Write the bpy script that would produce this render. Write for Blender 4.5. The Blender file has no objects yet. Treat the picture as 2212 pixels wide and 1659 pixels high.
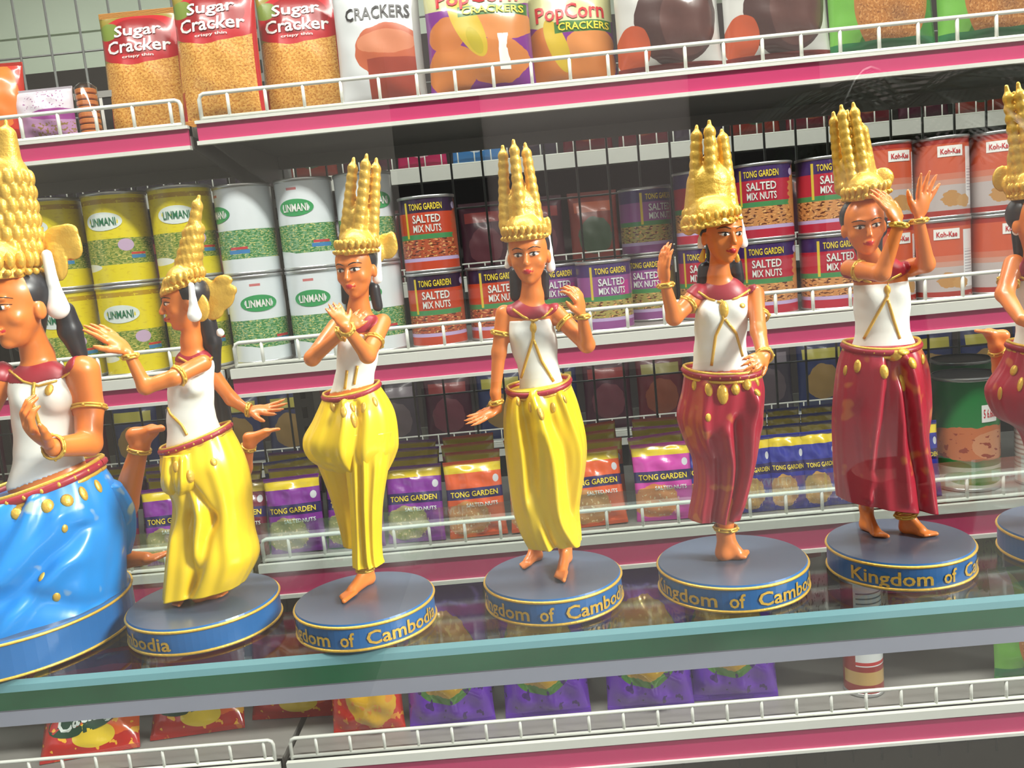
import bpy, bmesh, math, random
import numpy as np
from mathutils import Vector, Matrix
from mathutils.bvhtree import BVHTree

# ---------------------------------------------------------------- camera
W, H, F_PX = 2212.0, 1659.0, 1950.0
PITCH, ROLL, YAW = math.radians(8.5), math.radians(-5.5), math.radians(1.5)
CAM = Vector((0.0, 0.0, 1.35))
_f = Vector((-math.sin(YAW) * math.cos(PITCH), math.cos(YAW) * math.cos(PITCH), -math.sin(PITCH)))
_r0 = Vector((math.cos(YAW), math.sin(YAW), 0.0))
_u0 = _r0.cross(_f)
C_R = math.cos(ROLL) * _r0 + math.sin(ROLL) * _u0
C_U = -math.sin(ROLL) * _r0 + math.cos(ROLL) * _u0
C_F = _f
scene = bpy.context.scene
col = scene.collection
cam_data = bpy.data.cameras.new('camera')
cam_data.sensor_width = 36.0
cam_data.lens = F_PX / W * 36.0
cam_data.clip_start = 0.01
cam = bpy.data.objects.new('camera', cam_data)
m = Matrix.Identity(4)
for i in range(3):
    m[i][0], m[i][1], m[i][2], m[i][3] = C_R[i], C_U[i], -C_F[i], CAM[i]
cam.matrix_world = m
col.objects.link(cam)
scene.camera = cam

# ---------------------------------------------------------------- view, world, lights
vs = scene.view_settings
vs.view_transform = 'Standard'
vs.look = 'None'
vs.gamma = 1.0
vs.use_curve_mapping = False
vs.exposure = EXPOSURE = 0.45

world = bpy.data.worlds.new('overcast_sky')
scene.world = world
world.use_nodes = True
bg = world.node_tree.nodes['Background']
bg.inputs[0].default_value = (0.86, 0.93, 1.0, 1)
bg.inputs[1].default_value = 0.75

def area(name, loc, rot, sx, sy, power, color):
    l = bpy.data.lights.new(name, 'AREA')
    l.shape = 'RECTANGLE'
    l.size, l.size_y, l.energy, l.color = sx, sy, power, color
    o = bpy.data.objects.new(name, l)
    o.location = loc
    o.rotation_euler = rot
    col.objects.link(o)
    return o
# ceiling tubes of the shop: one over the aisle between window and shelves, two deeper in
area('tube_light_aisle', (0.15, 0.42, 2.62), (0, 0, 0), 2.4, 0.12, 44, (1.0, 0.97, 0.9))
area('tube_light_rear', (0.2, 2.0, 2.62), (0, 0, 0), 2.4, 0.12, 6, (0.95, 1.0, 0.95))
area('tube_light_far', (-0.9, 2.95, 2.62), (0, 0, 0), 2.4, 0.12, 10, (0.95, 1.0, 0.92))
# the sun is behind thin cloud, high to the right over the street
sun = bpy.data.lights.new('hazy_sun', 'SUN')
sun.energy = 7.0
sun.angle = math.radians(14)
sun.color = (1.0, 0.96, 0.9)
so = bpy.data.objects.new('hazy_sun', sun)
so.rotation_euler = Vector((-0.80, 0.38, -0.47)).to_track_quat('-Z', 'Y').to_euler()
so.location = (3, -3, 4)
col.objects.link(so)

# ---------------------------------------------------------------- pixel helpers
def ray(px, py):
    return C_F + (px - W / 2) / F_PX * C_R - (py - H / 2) / F_PX * C_U
def at_Y(px, py, Y):
    d = ray(px, py)
    return CAM + d * (Y / d.y)
def at_Z(px, py, z):
    d = ray(px, py)
    return CAM + d * ((z - CAM.z) / d.z)
def to_px(p):
    v = Vector(p) - CAM
    d = v.dot(C_F)
    return (W / 2 + F_PX * v.dot(C_R) / d, H / 2 - F_PX * v.dot(C_U) / d)

# ---------------------------------------------------------------- object helpers
def link(o, parent=None):
    col.objects.link(o)
    if parent is not None:
        o.parent = parent
        o.matrix_parent_inverse = parent.matrix_world.inverted() if parent.type != 'EMPTY' or True else Matrix()
    return o
def mesh_obj(name, verts, faces, mat=None, parent=None, smooth=False, mats=None, fmat=None, uvs=None):
    me = bpy.data.meshes.new(name)
    me.from_pydata([tuple(v) for v in verts], [], [tuple(f) for f in faces])
    if mats:
        for q in mats:
            me.materials.append(q)
        if fmat is not None:
            me.polygons.foreach_set('material_index', fmat)
    elif mat:
        me.materials.append(mat)
    if smooth:
        me.polygons.foreach_set('use_smooth', [True] * len(me.polygons))
    if uvs is not None:
        ul = me.uv_layers.new(name='UVMap')
        li = np.empty(len(me.loops), dtype=np.int32)
        me.loops.foreach_get('vertex_index', li)
        ul.data.foreach_set('uv', np.asarray(uvs, dtype=np.float32)[li].ravel())
    me.validate()
    me.update()
    o = bpy.data.objects.new(name, me)
    return link(o, parent)
def set_origin(o, p):
    """move the origin of a mesh object to world point p (before it gets children)"""
    p = Vector(p)
    o.data.transform(Matrix.Translation(-p))
    o.location = p
    bpy_update.add(o)
bpy_update = set()
def empty(name, loc, rz=0.0):
    o = bpy.data.objects.new(name, None)
    o.empty_display_size = 0.02
    o.location = loc
    o.rotation_euler = (0, 0, rz)
    o.matrix_world = Matrix.Translation(Vector(loc)) @ Matrix.Rotation(rz, 4, 'Z')
    col.objects.link(o)
    return o
def tag(o, label=None, cat=None, group=None, kind=None):
    if label: o['label'] = label
    if cat: o['category'] = cat
    if group: o['group'] = group
    if kind: o['kind'] = kind
    return o
def child_copy(o, parent):
    c = o.copy()
    col.objects.link(c)
    c.parent = parent
    c.matrix_parent_inverse = Matrix()
    return c
def copy_tree(o, loc, rz=0.0, label=None):
    r = o.copy()
    col.objects.link(r)
    r.location = loc
    r.rotation_euler = (0, 0, rz)
    if label: r['label'] = label
    for ch in o.children:
        c = ch.copy(); col.objects.link(c); c.parent = r
        for g in ch.children:
            d = g.copy(); col.objects.link(d); d.parent = c
    return r

class MB:
    """mesh builder: collects boxes, tubes, lathes and lofts into one vertex / face list"""
    def __init__(s): s.v, s.f, s.m = [], [], []
    def add(s, v, f, mi=0):
        b = len(s.v)
        s.v += [Vector(p) for p in v]
        s.f += [tuple(i + b for i in q) for q in f]
        s.m += [mi] * len(f)
        return s
    def box(s, x0, x1, y0, y1, z0, z1, mi=0):
        v = [(x, y, z) for x in (x0, x1) for y in (y0, y1) for z in (z0, z1)]
        f = [(0, 1, 3, 2), (4, 6, 7, 5), (0, 4, 5, 1), (2, 3, 7, 6), (0, 2, 6, 4), (1, 5, 7, 3)]
        return s.add(v, f, mi)
    def tube(s, pts, r, n=8, mi=0, cap=True):
        pts = [Vector(p) for p in pts]
        rs = r if isinstance(r, (list, tuple)) else [r] * len(pts)
        v, f = [], []
        up = Vector((0.123, 0.31, 0.94))
        for i, p in enumerate(pts):
            t = (pts[min(i + 1, len(pts) - 1)] - pts[max(i - 1, 0)]).normalized()
            a = t.cross(up)
            if a.length < 1e-4: a = t.cross(Vector((1, 0, 0)))
            a.normalize(); b = t.cross(a)
            for k in range(n):
                th = 2 * math.pi * k / n
                v.append(p + rs[i] * (math.cos(th) * a + math.sin(th) * b))
        for i in range(len(pts) - 1):
            for k in range(n):
                k2 = (k + 1) % n
                f.append((i * n + k, i * n + k2, (i + 1) * n + k2, (i + 1) * n + k))
        if cap:
            f.append(tuple(reversed(range(n)))); f.append(tuple((len(pts) - 1) * n + k for k in range(n)))
        return s.add(v, f, mi)
    def lathe(s, prof, c=(0, 0, 0), n=32, mi=0, mis=None, cap=True):
        c = Vector(c); v, f, b = [], [], len(s.v)
        for (r, z) in prof:
            for k in range(n):
                th = 2 * math.pi * k / n
                v.append(c + Vector((r * math.cos(th), r * math.sin(th), z)))
        ms = []
        for i in range(len(prof) - 1):
            for k in range(n):
                k2 = (k + 1) % n
                f.append((i * n + k, i * n + k2, (i + 1) * n + k2, (i + 1) * n + k))
                ms.append(mis[i] if mis else mi)
        if cap:
            f.append(tuple(reversed(range(n)))); ms.append(mis[0] if mis else mi)
            f.append(tuple((len(prof) - 1) * n + k for k in range(n))); ms.append(mis[-1] if mis else mi)
        s.add(v, f, 0)
        s.m[-len(f):] = ms
        return s
    def ell(s, c, r, R=None, n=10, mi=0):
        c = Vector(c); v, f = [], []
        nv = max(4, n // 2 + 1)
        for i in range(nv + 1):
            ph = math.pi * i / nv
            for k in range(n):
                th = 2 * math.pi * k / n
                p = Vector((r[0] * math.sin(ph) * math.cos(th), r[1] * math.sin(ph) * math.sin(th), r[2] * math.cos(ph)))
                v.append(c + (R @ p if R else p))
        for i in range(nv):
            for k in range(n):
                k2 = (k + 1) % n
                f.append((i * n + k, (i + 1) * n + k, (i + 1) * n + k2, i * n + k2))
        return s.add(v, f, mi)
    def build(s, name, mat=None, parent=None, smooth=False, mats=None):
        return mesh_obj(name, s.v, s.f, mat, parent, smooth, mats, s.m if mats else None)

# ---------------------------------------------------------------- materials
def srgb(r, g, b):
    def c(x):
        x /= 255.0
        return x / 12.92 if x <= 0.04045 else ((x + 0.055) / 1.055) ** 2.4
    return (c(r), c(g), c(b), 1.0)
_mats = {}
def pmat(name, rgb, rough=0.45, metal=0.0, spec=0.5, var=0.0, vscale=60.0, coat=0.0, bump=0.0, bscale=200.0):
    if name in _mats: return _mats[name]
    M = bpy.data.materials.new(name); M.use_nodes = True
    nt = M.node_tree; b = nt.nodes['Principled BSDF']
    c = srgb(*rgb)
    b.inputs['Base Color'].default_value = c
    b.inputs['Roughness'].default_value = rough
    b.inputs['Metallic'].default_value = metal
    b.inputs['Specular IOR Level'].default_value = spec
    b.inputs['Coat Weight'].default_value = coat
    b.inputs['Coat Roughness'].default_value = 0.15
    tc = nt.nodes.new('ShaderNodeTexCoord')
    if var:
        n = nt.nodes.new('ShaderNodeTexNoise'); n.inputs['Scale'].default_value = vscale; n.inputs['Detail'].default_value = 4
        nt.links.new(tc.outputs['Object'], n.inputs['Vector'])
        mx = nt.nodes.new('ShaderNodeMix'); mx.data_type = 'RGBA'
        mx.inputs[6].default_value = tuple(max(0, q * (1 - var)) for q in c[:3]) + (1,)
        mx.inputs[7].default_value = tuple(min(1, q * (1 + var)) for q in c[:3]) + (1,)
        nt.links.new(n.outputs['Fac'], mx.inputs[0]); nt.links.new(mx.outputs[2], b.inputs['Base Color'])
    if bump:
        n2 = nt.nodes.new('ShaderNodeTexNoise'); n2.inputs['Scale'].default_value = bscale; n2.inputs['Detail'].default_value = 3
        nt.links.new(tc.outputs['Object'], n2.inputs['Vector'])
        bp = nt.nodes.new('ShaderNodeBump'); bp.inputs['Strength'].default_value = bump; bp.inputs['Distance'].default_value = 0.001
        nt.links.new(n2.outputs['Fac'], bp.inputs['Height']); nt.links.new(bp.outputs['Normal'], b.inputs['Normal'])
    _mats[name] = M
    return M

def glass_mat(name, tint, refl, rough=0.0):
    if name in _mats: return _mats[name]
    M = bpy.data.materials.new(name); M.use_nodes = True
    nt = M.node_tree; nt.nodes.clear()
    out = nt.nodes.new('ShaderNodeOutputMaterial')
    tr = nt.nodes.new('ShaderNodeBsdfTransparent'); tr.inputs[0].default_value = tint
    gl = nt.nodes.new('ShaderNodeBsdfGlossy'); gl.inputs['Roughness'].default_value = rough
    ge = nt.nodes.new('ShaderNodeNewGeometry')
    dt = nt.nodes.new('ShaderNodeVectorMath'); dt.operation = 'DOT_PRODUCT'
    nt.links.new(ge.outputs['Normal'], dt.inputs[0]); nt.links.new(ge.outputs['Incoming'], dt.inputs[1])
    def mt(op, a, b_=None):
        q = nt.nodes.new('ShaderNodeMath'); q.operation = op; q.use_clamp = op in ('MULTIPLY_ADD',)
        if isinstance(a, float): q.inputs[0].default_value = a
        else: nt.links.new(a, q.inputs[0])
        if b_ is not None: q.inputs[1].default_value = b_
        return q
    ab = mt('ABSOLUTE', dt.outputs['Value'])
    om = nt.nodes.new('ShaderNodeMath'); om.operation = 'SUBTRACT'; om.inputs[0].default_value = 1.0; nt.links.new(ab.outputs[0], om.inputs[1])
    pw = mt('POWER', om.outputs[0], 5.0)
    mu = mt('MULTIPLY_ADD', pw.outputs[0], 0.96 * refl); mu.inputs[2].default_value = 0.04 * refl      # Schlick reflectance of one face
    mx = nt.nodes.new('ShaderNodeMixShader')
    nt.links.new(mu.outputs[0], mx.inputs[0])
    nt.links.new(tr.outputs[0], mx.inputs[1]); nt.links.new(gl.outputs[0], mx.inputs[2])
    nt.links.new(mx.outputs[0], out.inputs[0])
    _mats[name] = M
    return M

def print_mat(name, base, layers, rough=0.35, metal=0.0, coat=0.0):
    """flat print in UV space. layer: (shape, colour, params...)
       rect u0 u1 v0 v1 | ell cu cv ru rv rot | blob cu cv ru rv scale amt (noisy-edged ellipse)
       speck u0 u1 v0 v1 scale thr (noise flecks) | lines u0 u1 v0 v1 freq duty"""
    if name in _mats: return _mats[name]
    M = bpy.data.materials.new(name); M.use_nodes = True
    nt = M.node_tree; N, L = nt.nodes, nt.links
    b = N['Principled BSDF']
    b.inputs['Roughness'].default_value = rough; b.inputs['Metallic'].default_value = metal
    b.inputs['Coat Weight'].default_value = coat; b.inputs['Coat Roughness'].default_value = 0.12
    uv = N.new('ShaderNodeUVMap'); sp = N.new('ShaderNodeSeparateXYZ'); L.new(uv.outputs[0], sp.inputs[0])
    def mth(op, a, c=None, cl=False):
        n = N.new('ShaderNodeMath'); n.operation = op; n.use_clamp = cl
        for i, q in enumerate((a, c)):
            if q is None: continue
            if hasattr(q, 'is_linked') or hasattr(q, 'links'): L.new(q, n.inputs[i])
            else: n.inputs[i].default_value = q
        return n.outputs[0]
    U, V = sp.outputs[0], sp.outputs[1]
    rgb = N.new('ShaderNodeRGB'); rgb.outputs[0].default_value = srgb(*base)
    cur = rgb.outputs[0]
    def rect(u0, u1, v0, v1):
        a = mth('MULTIPLY', mth('GREATER_THAN', U, u0), mth('LESS_THAN', U, u1))
        c = mth('MULTIPLY', mth('GREATER_THAN', V, v0), mth('LESS_THAN', V, v1))
        return mth('MULTIPLY', a, c)
    def ell(cu, cv, ru, rv, rot=0.0):
        du, dv = mth('SUBTRACT', U, cu), mth('SUBTRACT', V, cv)
        cr, sr = math.cos(rot), math.sin(rot)
        a = mth('ADD', mth('MULTIPLY', du, cr / ru), mth('MULTIPLY', dv, sr / ru))
        c = mth('ADD', mth('MULTIPLY', du, -sr / rv), mth('MULTIPLY', dv, cr / rv))
        return mth('ADD', mth('MULTIPLY', a, a), mth('MULTIPLY', c, c))
    def noise(scale, su=1.0):
        mp = N.new('ShaderNodeMapping'); mp.inputs['Scale'].default_value = (scale * su, scale, 1)
        L.new(uv.outputs[0], mp.inputs[0])
        n = N.new('ShaderNodeTexNoise'); n.inputs['Scale'].default_value = 1.0; n.inputs['Detail'].default_value = 2
        L.new(mp.outputs[0], n.inputs['Vector'])
        return n.outputs['Fac']
    for ly in layers:
        k, c, p = ly[0], ly[1], ly[2:]
        if k == 'rect': mk = rect(*p)
        elif k == 'ell': mk = mth('LESS_THAN', ell(*p), 1.0)
        elif k == 'blob':
            mk = mth('LESS_THAN', mth('ADD', ell(*p[:4]), mth('MULTIPLY', mth('SUBTRACT', noise(p[4]), 0.5), p[5])), 1.0)
        elif k == 'speck':
            mk = mth('MULTIPLY', rect(*p[:4]), mth('GREATER_THAN', noise(p[4], p[6] if len(p) > 6 else 1.0), p[5]))
        elif k == 'speckell':
            mk = mth('MULTIPLY', mth('LESS_THAN', ell(*p[:4]), 1.0), mth('GREATER_THAN', noise(p[4]), p[5]))
        elif k == 'lines':
            ph = mth('FRACT', mth('MULTIPLY', V, p[4]))
            mk = mth('MULTIPLY', rect(*p[:4]), mth('LESS_THAN', ph, p[5]))
        mx = N.new('ShaderNodeMix'); mx.data_type = 'RGBA'
        L.new(mk, mx.inputs[0]); L.new(cur, mx.inputs[6]); mx.inputs[7].default_value = srgb(*c)
        cur = mx.outputs[2]
    L.new(cur, b.inputs['Base Color'])
    _mats[name] = M
    return M

# ---------------------------------------------------------------- lettering
_txt = {}
def text_mesh(s, bold=True):
    """returns (verts2d, faces, width, height) normalised to height of capital letters = 1"""
    if s in _txt: return _txt[s]
    cu = bpy.data.curves.new('t', 'FONT'); cu.body = s; cu.size = 1.0; cu.resolution_u = 2
    cu.offset = 0.018 if bold else 0.0
    o = bpy.data.objects.new('t', cu); col.objects.link(o)
    bpy.context.view_layer.update()
    me = bpy.data.meshes.new_from_object(o.evaluated_get(bpy.context.evaluated_depsgraph_get()))
    vs_ = [(v.co.x, v.co.y) for v in me.vertices]
    fs = [tuple(p.vertices) for p in me.polygons]
    bpy.data.objects.remove(o); bpy.data.curves.remove(cu); bpy.data.meshes.remove(me)
    x0 = min(v[0] for v in vs_); x1 = max(v[0] for v in vs_)
    vs_ = [((v[0] - x0) / 0.72, v[1] / 0.72) for v in vs_]
    _txt[s] = (vs_, fs, (x1 - x0) / 0.72, 1.0)
    return _txt[s]
def lettering(name, s, surf, u0, u1, v0, v1, mat, parent, rot=0.0, wave=0.0):
    """lay a string on a surface function surf(u, v) -> point, filling the box u0..u1, v0..v1"""
    vv, ff, w, h = text_mesh(s)
    out = []
    cu, cv = (u0 + u1) / 2, (v0 + v1) / 2
    for (x, y) in vv:
        a, b = (x / w - 0.5) * (u1 - u0), (y - 0.5) * (v1 - v0)
        if rot:
            a, b = a * math.cos(rot) - b * math.sin(rot), a * math.sin(rot) + b * math.cos(rot)
        out.append(surf(cu + a, cv + b))
    return mesh_obj(name, out, ff, mat, parent)

# ---------------------------------------------------------------- implicit surfaces (one continuous mesh per figure body)
class Field:
    def __init__(s, lo, hi, vox):
        s.lo = np.array(lo, dtype=np.float64); s.vox = vox
        s.n = np.maximum(4, np.ceil((np.array(hi) - s.lo) / vox).astype(int) + 1)
        s.F = np.full(tuple(s.n), 1.0, dtype=np.float32)
    def _box(s, lo, hi, pad):
        a = np.clip(np.floor((np.array(lo) - pad - s.lo) / s.vox).astype(int), 0, s.n - 1)
        b = np.clip(np.ceil((np.array(hi) + pad - s.lo) / s.vox).astype(int) + 1, 1, s.n)
        if np.any(b <= a): return None
        g = [s.lo[i] + s.vox * np.arange(a[i], b[i]) for i in range(3)]
        X, Y, Z = np.meshgrid(*g, indexing='ij', sparse=True)
        return (slice(a[0], b[0]), slice(a[1], b[1]), slice(a[2], b[2])), X, Y, Z
    def _union(s, sl, d, k):
        o = s.F[sl]
        if k <= 0:
            s.F[sl] = np.minimum(o, d); return
        h = np.clip(0.5 + 0.5 * (o - d) / k, 0, 1)
        s.F[sl] = o * (1 - h) + d * h - k * h * (1 - h)
    def cap(s, a, b, ra, rb, k=0.0012, ys=1.0):
        a, b = np.array(a), np.array(b)
        R = max(ra, rb)
        q = s._box(np.minimum(a, b) - R, np.maximum(a, b) + R, k + 3 * s.vox)
        if q is None: return
        sl, X, Y, Z = q
        ba = (b - a) * np.array([1, ys, 1])
        px, py, pz = X - a[0], (Y - a[1]) * ys, Z - a[2]
        t = np.clip((px * ba[0] + py * ba[1] + pz * ba[2]) / max(1e-12, ba @ ba), 0, 1)
        d = np.sqrt((px - t * ba[0]) ** 2 + (py - t * ba[1]) ** 2 + (pz - t * ba[2]) ** 2) - (ra + (rb - ra) * t)
        s._union(sl, d.astype(np.float32), k)
    def _ell(s, c, r, R, pad):
        c = np.array(c); m = max(r)
        q = s._box(c - m, c + m, pad)
        if q is None: return None
        sl, X, Y, Z = q
        x, y, z = X - c[0], Y - c[1], Z - c[2]
        if R is not None:
            A = [R[i] for i in range(3)]      # R rows = local axes in world
            x, y, z = (A[0][0] * x + A[0][1] * y + A[0][2] * z, A[1][0] * x + A[1][1] * y + A[1][2] * z, A[2][0] * x + A[2][1] * y + A[2][2] * z)
        k0 = np.sqrt((x / r[0]) ** 2 + (y / r[1]) ** 2 + (z / r[2]) ** 2)
        k1 = np.sqrt((x / r[0] ** 2) ** 2 + (y / r[1] ** 2) ** 2 + (z / r[2] ** 2) ** 2)
        d = k0 * (k0 - 1) / np.maximum(k1, 1e-9)
        d = np.where(k0 < 1e-3, -min(r), d)
        return sl, d.astype(np.float32)
    def ell(s, c, r, R=None, k=0.0012):
        q = s._ell(c, r, R, k + 3 * s.vox)
        if q: s._union(q[0], q[1], k)
    def carve(s, c, r, R=None, k=0.0006):
        q = s._ell(c, r, R, k + 3 * s.vox)
        if not q: return
        sl, d = q; o = s.F[sl]
        h = np.clip(0.5 - 0.5 * (o + d) / k, 0, 1)
        s.F[sl] = o * (1 - h) - d * h + k * h * (1 - h)
    def grid(s):
        g = [s.lo[i] + s.vox * np.arange(s.n[i]) for i in range(3)]
        return np.meshgrid(*g, indexing='ij', sparse=True)
    def mesh(s):
        F = s.F; n = s.n
        F[0], F[-1], F[:, 0], F[:, -1], F[:, :, 0], F[:, :, -1] = 1, 1, 1, 1, 1, 1
        neg = F < 0
        c = [neg[i:n[0] - 1 + i, j:n[1] - 1 + j, k:n[2] - 1 + k] for i in (0, 1) for j in (0, 1) for k in (0, 1)]
        cnt = np.sum(np.stack(c), 0)
        act = (cnt > 0) & (cnt < 8)
        ids = np.argwhere(act)
        vid = np.full(act.shape, -1, dtype=np.int64); vid[act] = np.arange(len(ids))
        co = np.array([(i, j, k) for i in (0, 1) for j in (0, 1) for k in (0, 1)])
        vals = np.stack([F[ids[:, 0] + q[0], ids[:, 1] + q[1], ids[:, 2] + q[2]] for q in co], 1)
        acc = np.zeros((len(ids), 3)); ct = np.zeros(len(ids))
        for a in range(8):
            for b in range(a + 1, 8):
                if np.sum(np.abs(co[a] - co[b])) != 1: continue
                va, vb = vals[:, a], vals[:, b]
                mk = (va < 0) != (vb < 0)
                t = np.where(mk, va / np.where(mk, va - vb, 1), 0)
                acc += mk[:, None] * (co[a] + t[:, None] * (co[b] - co[a])); ct += mk
        V = s.lo + s.vox * (ids + acc / ct[:, None])
        faces = []
        for ax in range(3):
            A = [slice(None)] * 3; B = [slice(None)] * 3
            A[ax] = slice(0, -1); B[ax] = slice(1, None)
            na, nb = neg[tuple(A)], neg[tuple(B)]
            ch = np.argwhere(na != nb)
            u, w = (ax + 1) % 3, (ax + 2) % 3
            ok = (ch[:, u] > 0) & (ch[:, w] > 0) & (ch[:, u] < n[u] - 1) & (ch[:, w] < n[w] - 1)
            ch = ch[ok]
            def idx(du, dw):
                q = ch.copy(); q[:, u] += du; q[:, w] += dw
                return vid[q[:, 0], q[:, 1], q[:, 2]]
            q = np.stack([idx(-1, -1), idx(0, -1), idx(0, 0), idx(-1, 0)], 1)
            fl = ~na[ch[:, 0], ch[:, 1], ch[:, 2]]
            q[fl] = q[fl][:, ::-1]
            faces.append(q)
        Fq = np.concatenate(faces)
        return V, Fq[np.all(Fq >= 0, 1)]
    def build(s, name, mat, parent, relax=2):
        V, Q = s.mesh()
        if relax:                                  # a little Laplacian smoothing
            e = np.concatenate([Q[:, [0, 1]], Q[:, [1, 2]], Q[:, [2, 3]], Q[:, [3, 0]]])
            for _ in range(relax):
                acc = np.zeros_like(V); ct = np.zeros(len(V))
                np.add.at(acc, e[:, 0], V[e[:, 1]]); np.add.at(acc, e[:, 1], V[e[:, 0]])
                np.add.at(ct, e[:, 0], 1); np.add.at(ct, e[:, 1], 1)
                V = V * 0.5 + 0.5 * acc / np.maximum(ct, 1)[:, None]
        me = bpy.data.meshes.new(name)
        me.vertices.add(len(V)); me.vertices.foreach_set('co', V.astype(np.float32).ravel())
        me.loops.add(Q.size); me.loops.foreach_set('vertex_index', Q.astype(np.int32).ravel())
        me.polygons.add(len(Q))
        me.polygons.foreach_set('loop_start', np.arange(0, Q.size, 4, dtype=np.int32))
        me.polygons.foreach_set('loop_total', np.full(len(Q), 4, dtype=np.int32))
        me.polygons.foreach_set('use_smooth', np.ones(len(Q), dtype=bool))
        me.update(calc_edges=True); me.validate()
        me.materials.append(mat)
        o = bpy.data.objects.new(name, me)
        link(o, parent)
        return o
def bvh_of(o):
    me = o.data
    return BVHTree.FromPolygons([v.co for v in me.vertices], [tuple(p.vertices) for p in me.polygons])

# ================================================================ the setting
white_metal = pmat('white_enamel', (226, 228, 220), 0.35, var=0.05, vscale=9)
deck_m = pmat('shaded_deck_enamel', (138, 136, 131), 0.45, var=0.08, vscale=6)  # white shelf metal with the shade between shelves put into its colour
wire_white = pmat('white_wire', (232, 234, 226), 0.3)
grid_grey = pmat('zinc_wire', (120, 122, 120), 0.35, metal=0.3)
pink = pmat('pink_price_strip', (198, 60, 110), 0.42, var=0.06, vscale=7, coat=0.15)
post_grey = pmat('grey_post_enamel', (120, 122, 118), 0.4)
wall_m = pmat('wall_paint', (205, 212, 196), 0.7, var=0.04, vscale=2)
def struct(o):
    o['kind'] = 'structure'
    return o
struct(MB().box(-2.6, 3.2, 0.2, 3.6, -0.1, 0.0).build('floor', pmat('floor_tiles', (112, 106, 100), 0.35, var=0.1, vscale=3)))
struct(MB().box(-2.6, 3.2, 0.2, 3.6, 2.72, 2.8).build('ceiling', pmat('ceiling_paint', (225, 225, 220), 0.8)))
struct(MB().box(-2.7, -2.6, 0.2, 3.6, 0, 2.72).build('wall_left', wall_m))
struct(MB().box(3.2, 3.3, 0.2, 3.6, 0, 2.72).build('wall_right', wall_m))
wb = struct(MB().box(-2.6, 3.2, 3.56, 3.66, 0, 2.72).build('wall_back', wall_m))
board_mesh = None
for k in range(9):                                   # pale boards lining the back wall
    z = 1.05 + k * 0.18
    b = MB().box(-2.55, 3.15, 3.545, 3.56, z, z + 0.172).build('board', pmat('pale_board', (214, 222, 204), 0.6, var=0.03, vscale=3), wb)
# shop window between the camera and the display
PANE_Y = 0.21
pane = struct(MB().box(-2.6, 3.2, PANE_Y, PANE_Y + 0.005, 1.12, 1.74).build('window_1', glass_mat('window_glass', (0.97, 0.985, 0.98, 1), 1.5)))
struct(MB().box(-2.6, 3.2, PANE_Y - 0.03, PANE_Y + 0.04, 1.74, 2.72).build('wall_sun_blocker', pmat('blocker_board', (120, 116, 112), .7)))  # unseen panel added above the pane to keep sun off the shelves
fr = MB()
struct(MB().box(-2.6, 3.2, PANE_Y - 0.03, PANE_Y + 0.04, 0.0, 1.09).build('wall_lower_blocker', pmat('blocker_board', (120, 116, 112), .7)))  # unseen low wall added to cut daylight on the bottom shelf
fr.box(-2.6, 3.2, PANE_Y - 0.02, PANE_Y + 0.03, 1.09, 1.12).box(-2.6, 3.2, PANE_Y - 0.02, PANE_Y + 0.03, 1.70, 1.74)
struct(fr.build('trim_1', pmat('window_frame', (150, 152, 150), 0.4, metal=0.6)))
# outside: pavement, wall added on the left to block sky light, facade across the street
struct(MB().box(-9, 14, -9.0, 0.19, -0.12, -0.02).build('floor_street', pmat('pavement', (150, 146, 140), 0.9, var=0.12, vscale=4)))
struct(MB().box(-0.82, -0.62, -4.4, 0.18, -0.02, 3.0).build('wall_sky_blocker', pmat('sky_blocker_render', (96, 92, 86), 0.9, var=0.1, vscale=5)))  # added to block the left sky and darken reflections on that side
fac = struct(MB().box(-9, 14, -9.3, -9.0, -0.02, 5.4).build('wall_street', pmat('pink_facade', (236, 216, 204), 0.9, var=0.06, vscale=2)))
for k in range(5):
    x = -5.0 + k * 3.4
    w = MB().box(x, x + 1.3, -9.0, -8.96, 1.0, 2.9).build('shutter', pmat('dark_shutter', (70, 66, 64), 0.6), fac)
    MB().box(x - 0.08, x + 1.38, -8.96, -8.9, 0.88, 0.98).build('sill', pmat('pale_sill', (214, 206, 196), 0.8), w)

# ---------------------------------------------------------------- glass display shelf
GL_F = 0.31
gz = at_Y(1106, 1385, GL_F).z              # top of the glass
g_th = gz - at_Y(1106, 1447, GL_F).z       # thickness
rail_z = at_Y(1106, 1480, GL_F).z         # under side of the rail below it
GL_B = at_Z(1000, 1088, gz).y
gx0, gx1 = -0.62, 0.62
bt, bb = 0.0034, 0.0006
prof = [(GL_F + bt, gz), (GL_F + bt * .35, gz - bt * .38), (GL_F, gz - bt), (GL_F, gz - g_th + bb), (GL_F + bb * .3, gz - g_th + bb * .4), (GL_F + bb, gz - g_th),
        (GL_B - bt, gz - g_th), (GL_B, gz - g_th + bt), (GL_B, gz - bt), (GL_B - bt, gz)]
vs_ = [(gx0, y, z) for y, z in prof] + [(gx1, y, z) for y, z in prof]
n = len(prof)
fs = [(i, (i + 1) % n, n + (i + 1) % n, n + i) for i in range(n)] + [tuple(reversed(range(n))), tuple(range(n, 2 * n))]
face_kind = [2, 2, 1, 4, 4, 0, 3, 3, 3, 0, 1, 1]
edge = pmat('green_glass_edge', (16, 78, 50), 0.12, spec=0.6, var=0.7, vscale=24, coat=0.4)
bevel = pmat('glass_bevel', (78, 116, 122), 0.6, spec=0.2, var=0.1, vscale=14)
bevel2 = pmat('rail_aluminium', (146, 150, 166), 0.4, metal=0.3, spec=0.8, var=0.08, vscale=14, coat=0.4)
gt = glass_mat('shelf_glass', (0.955, 0.985, 0.97, 1), 0.8, 0.03)
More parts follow.
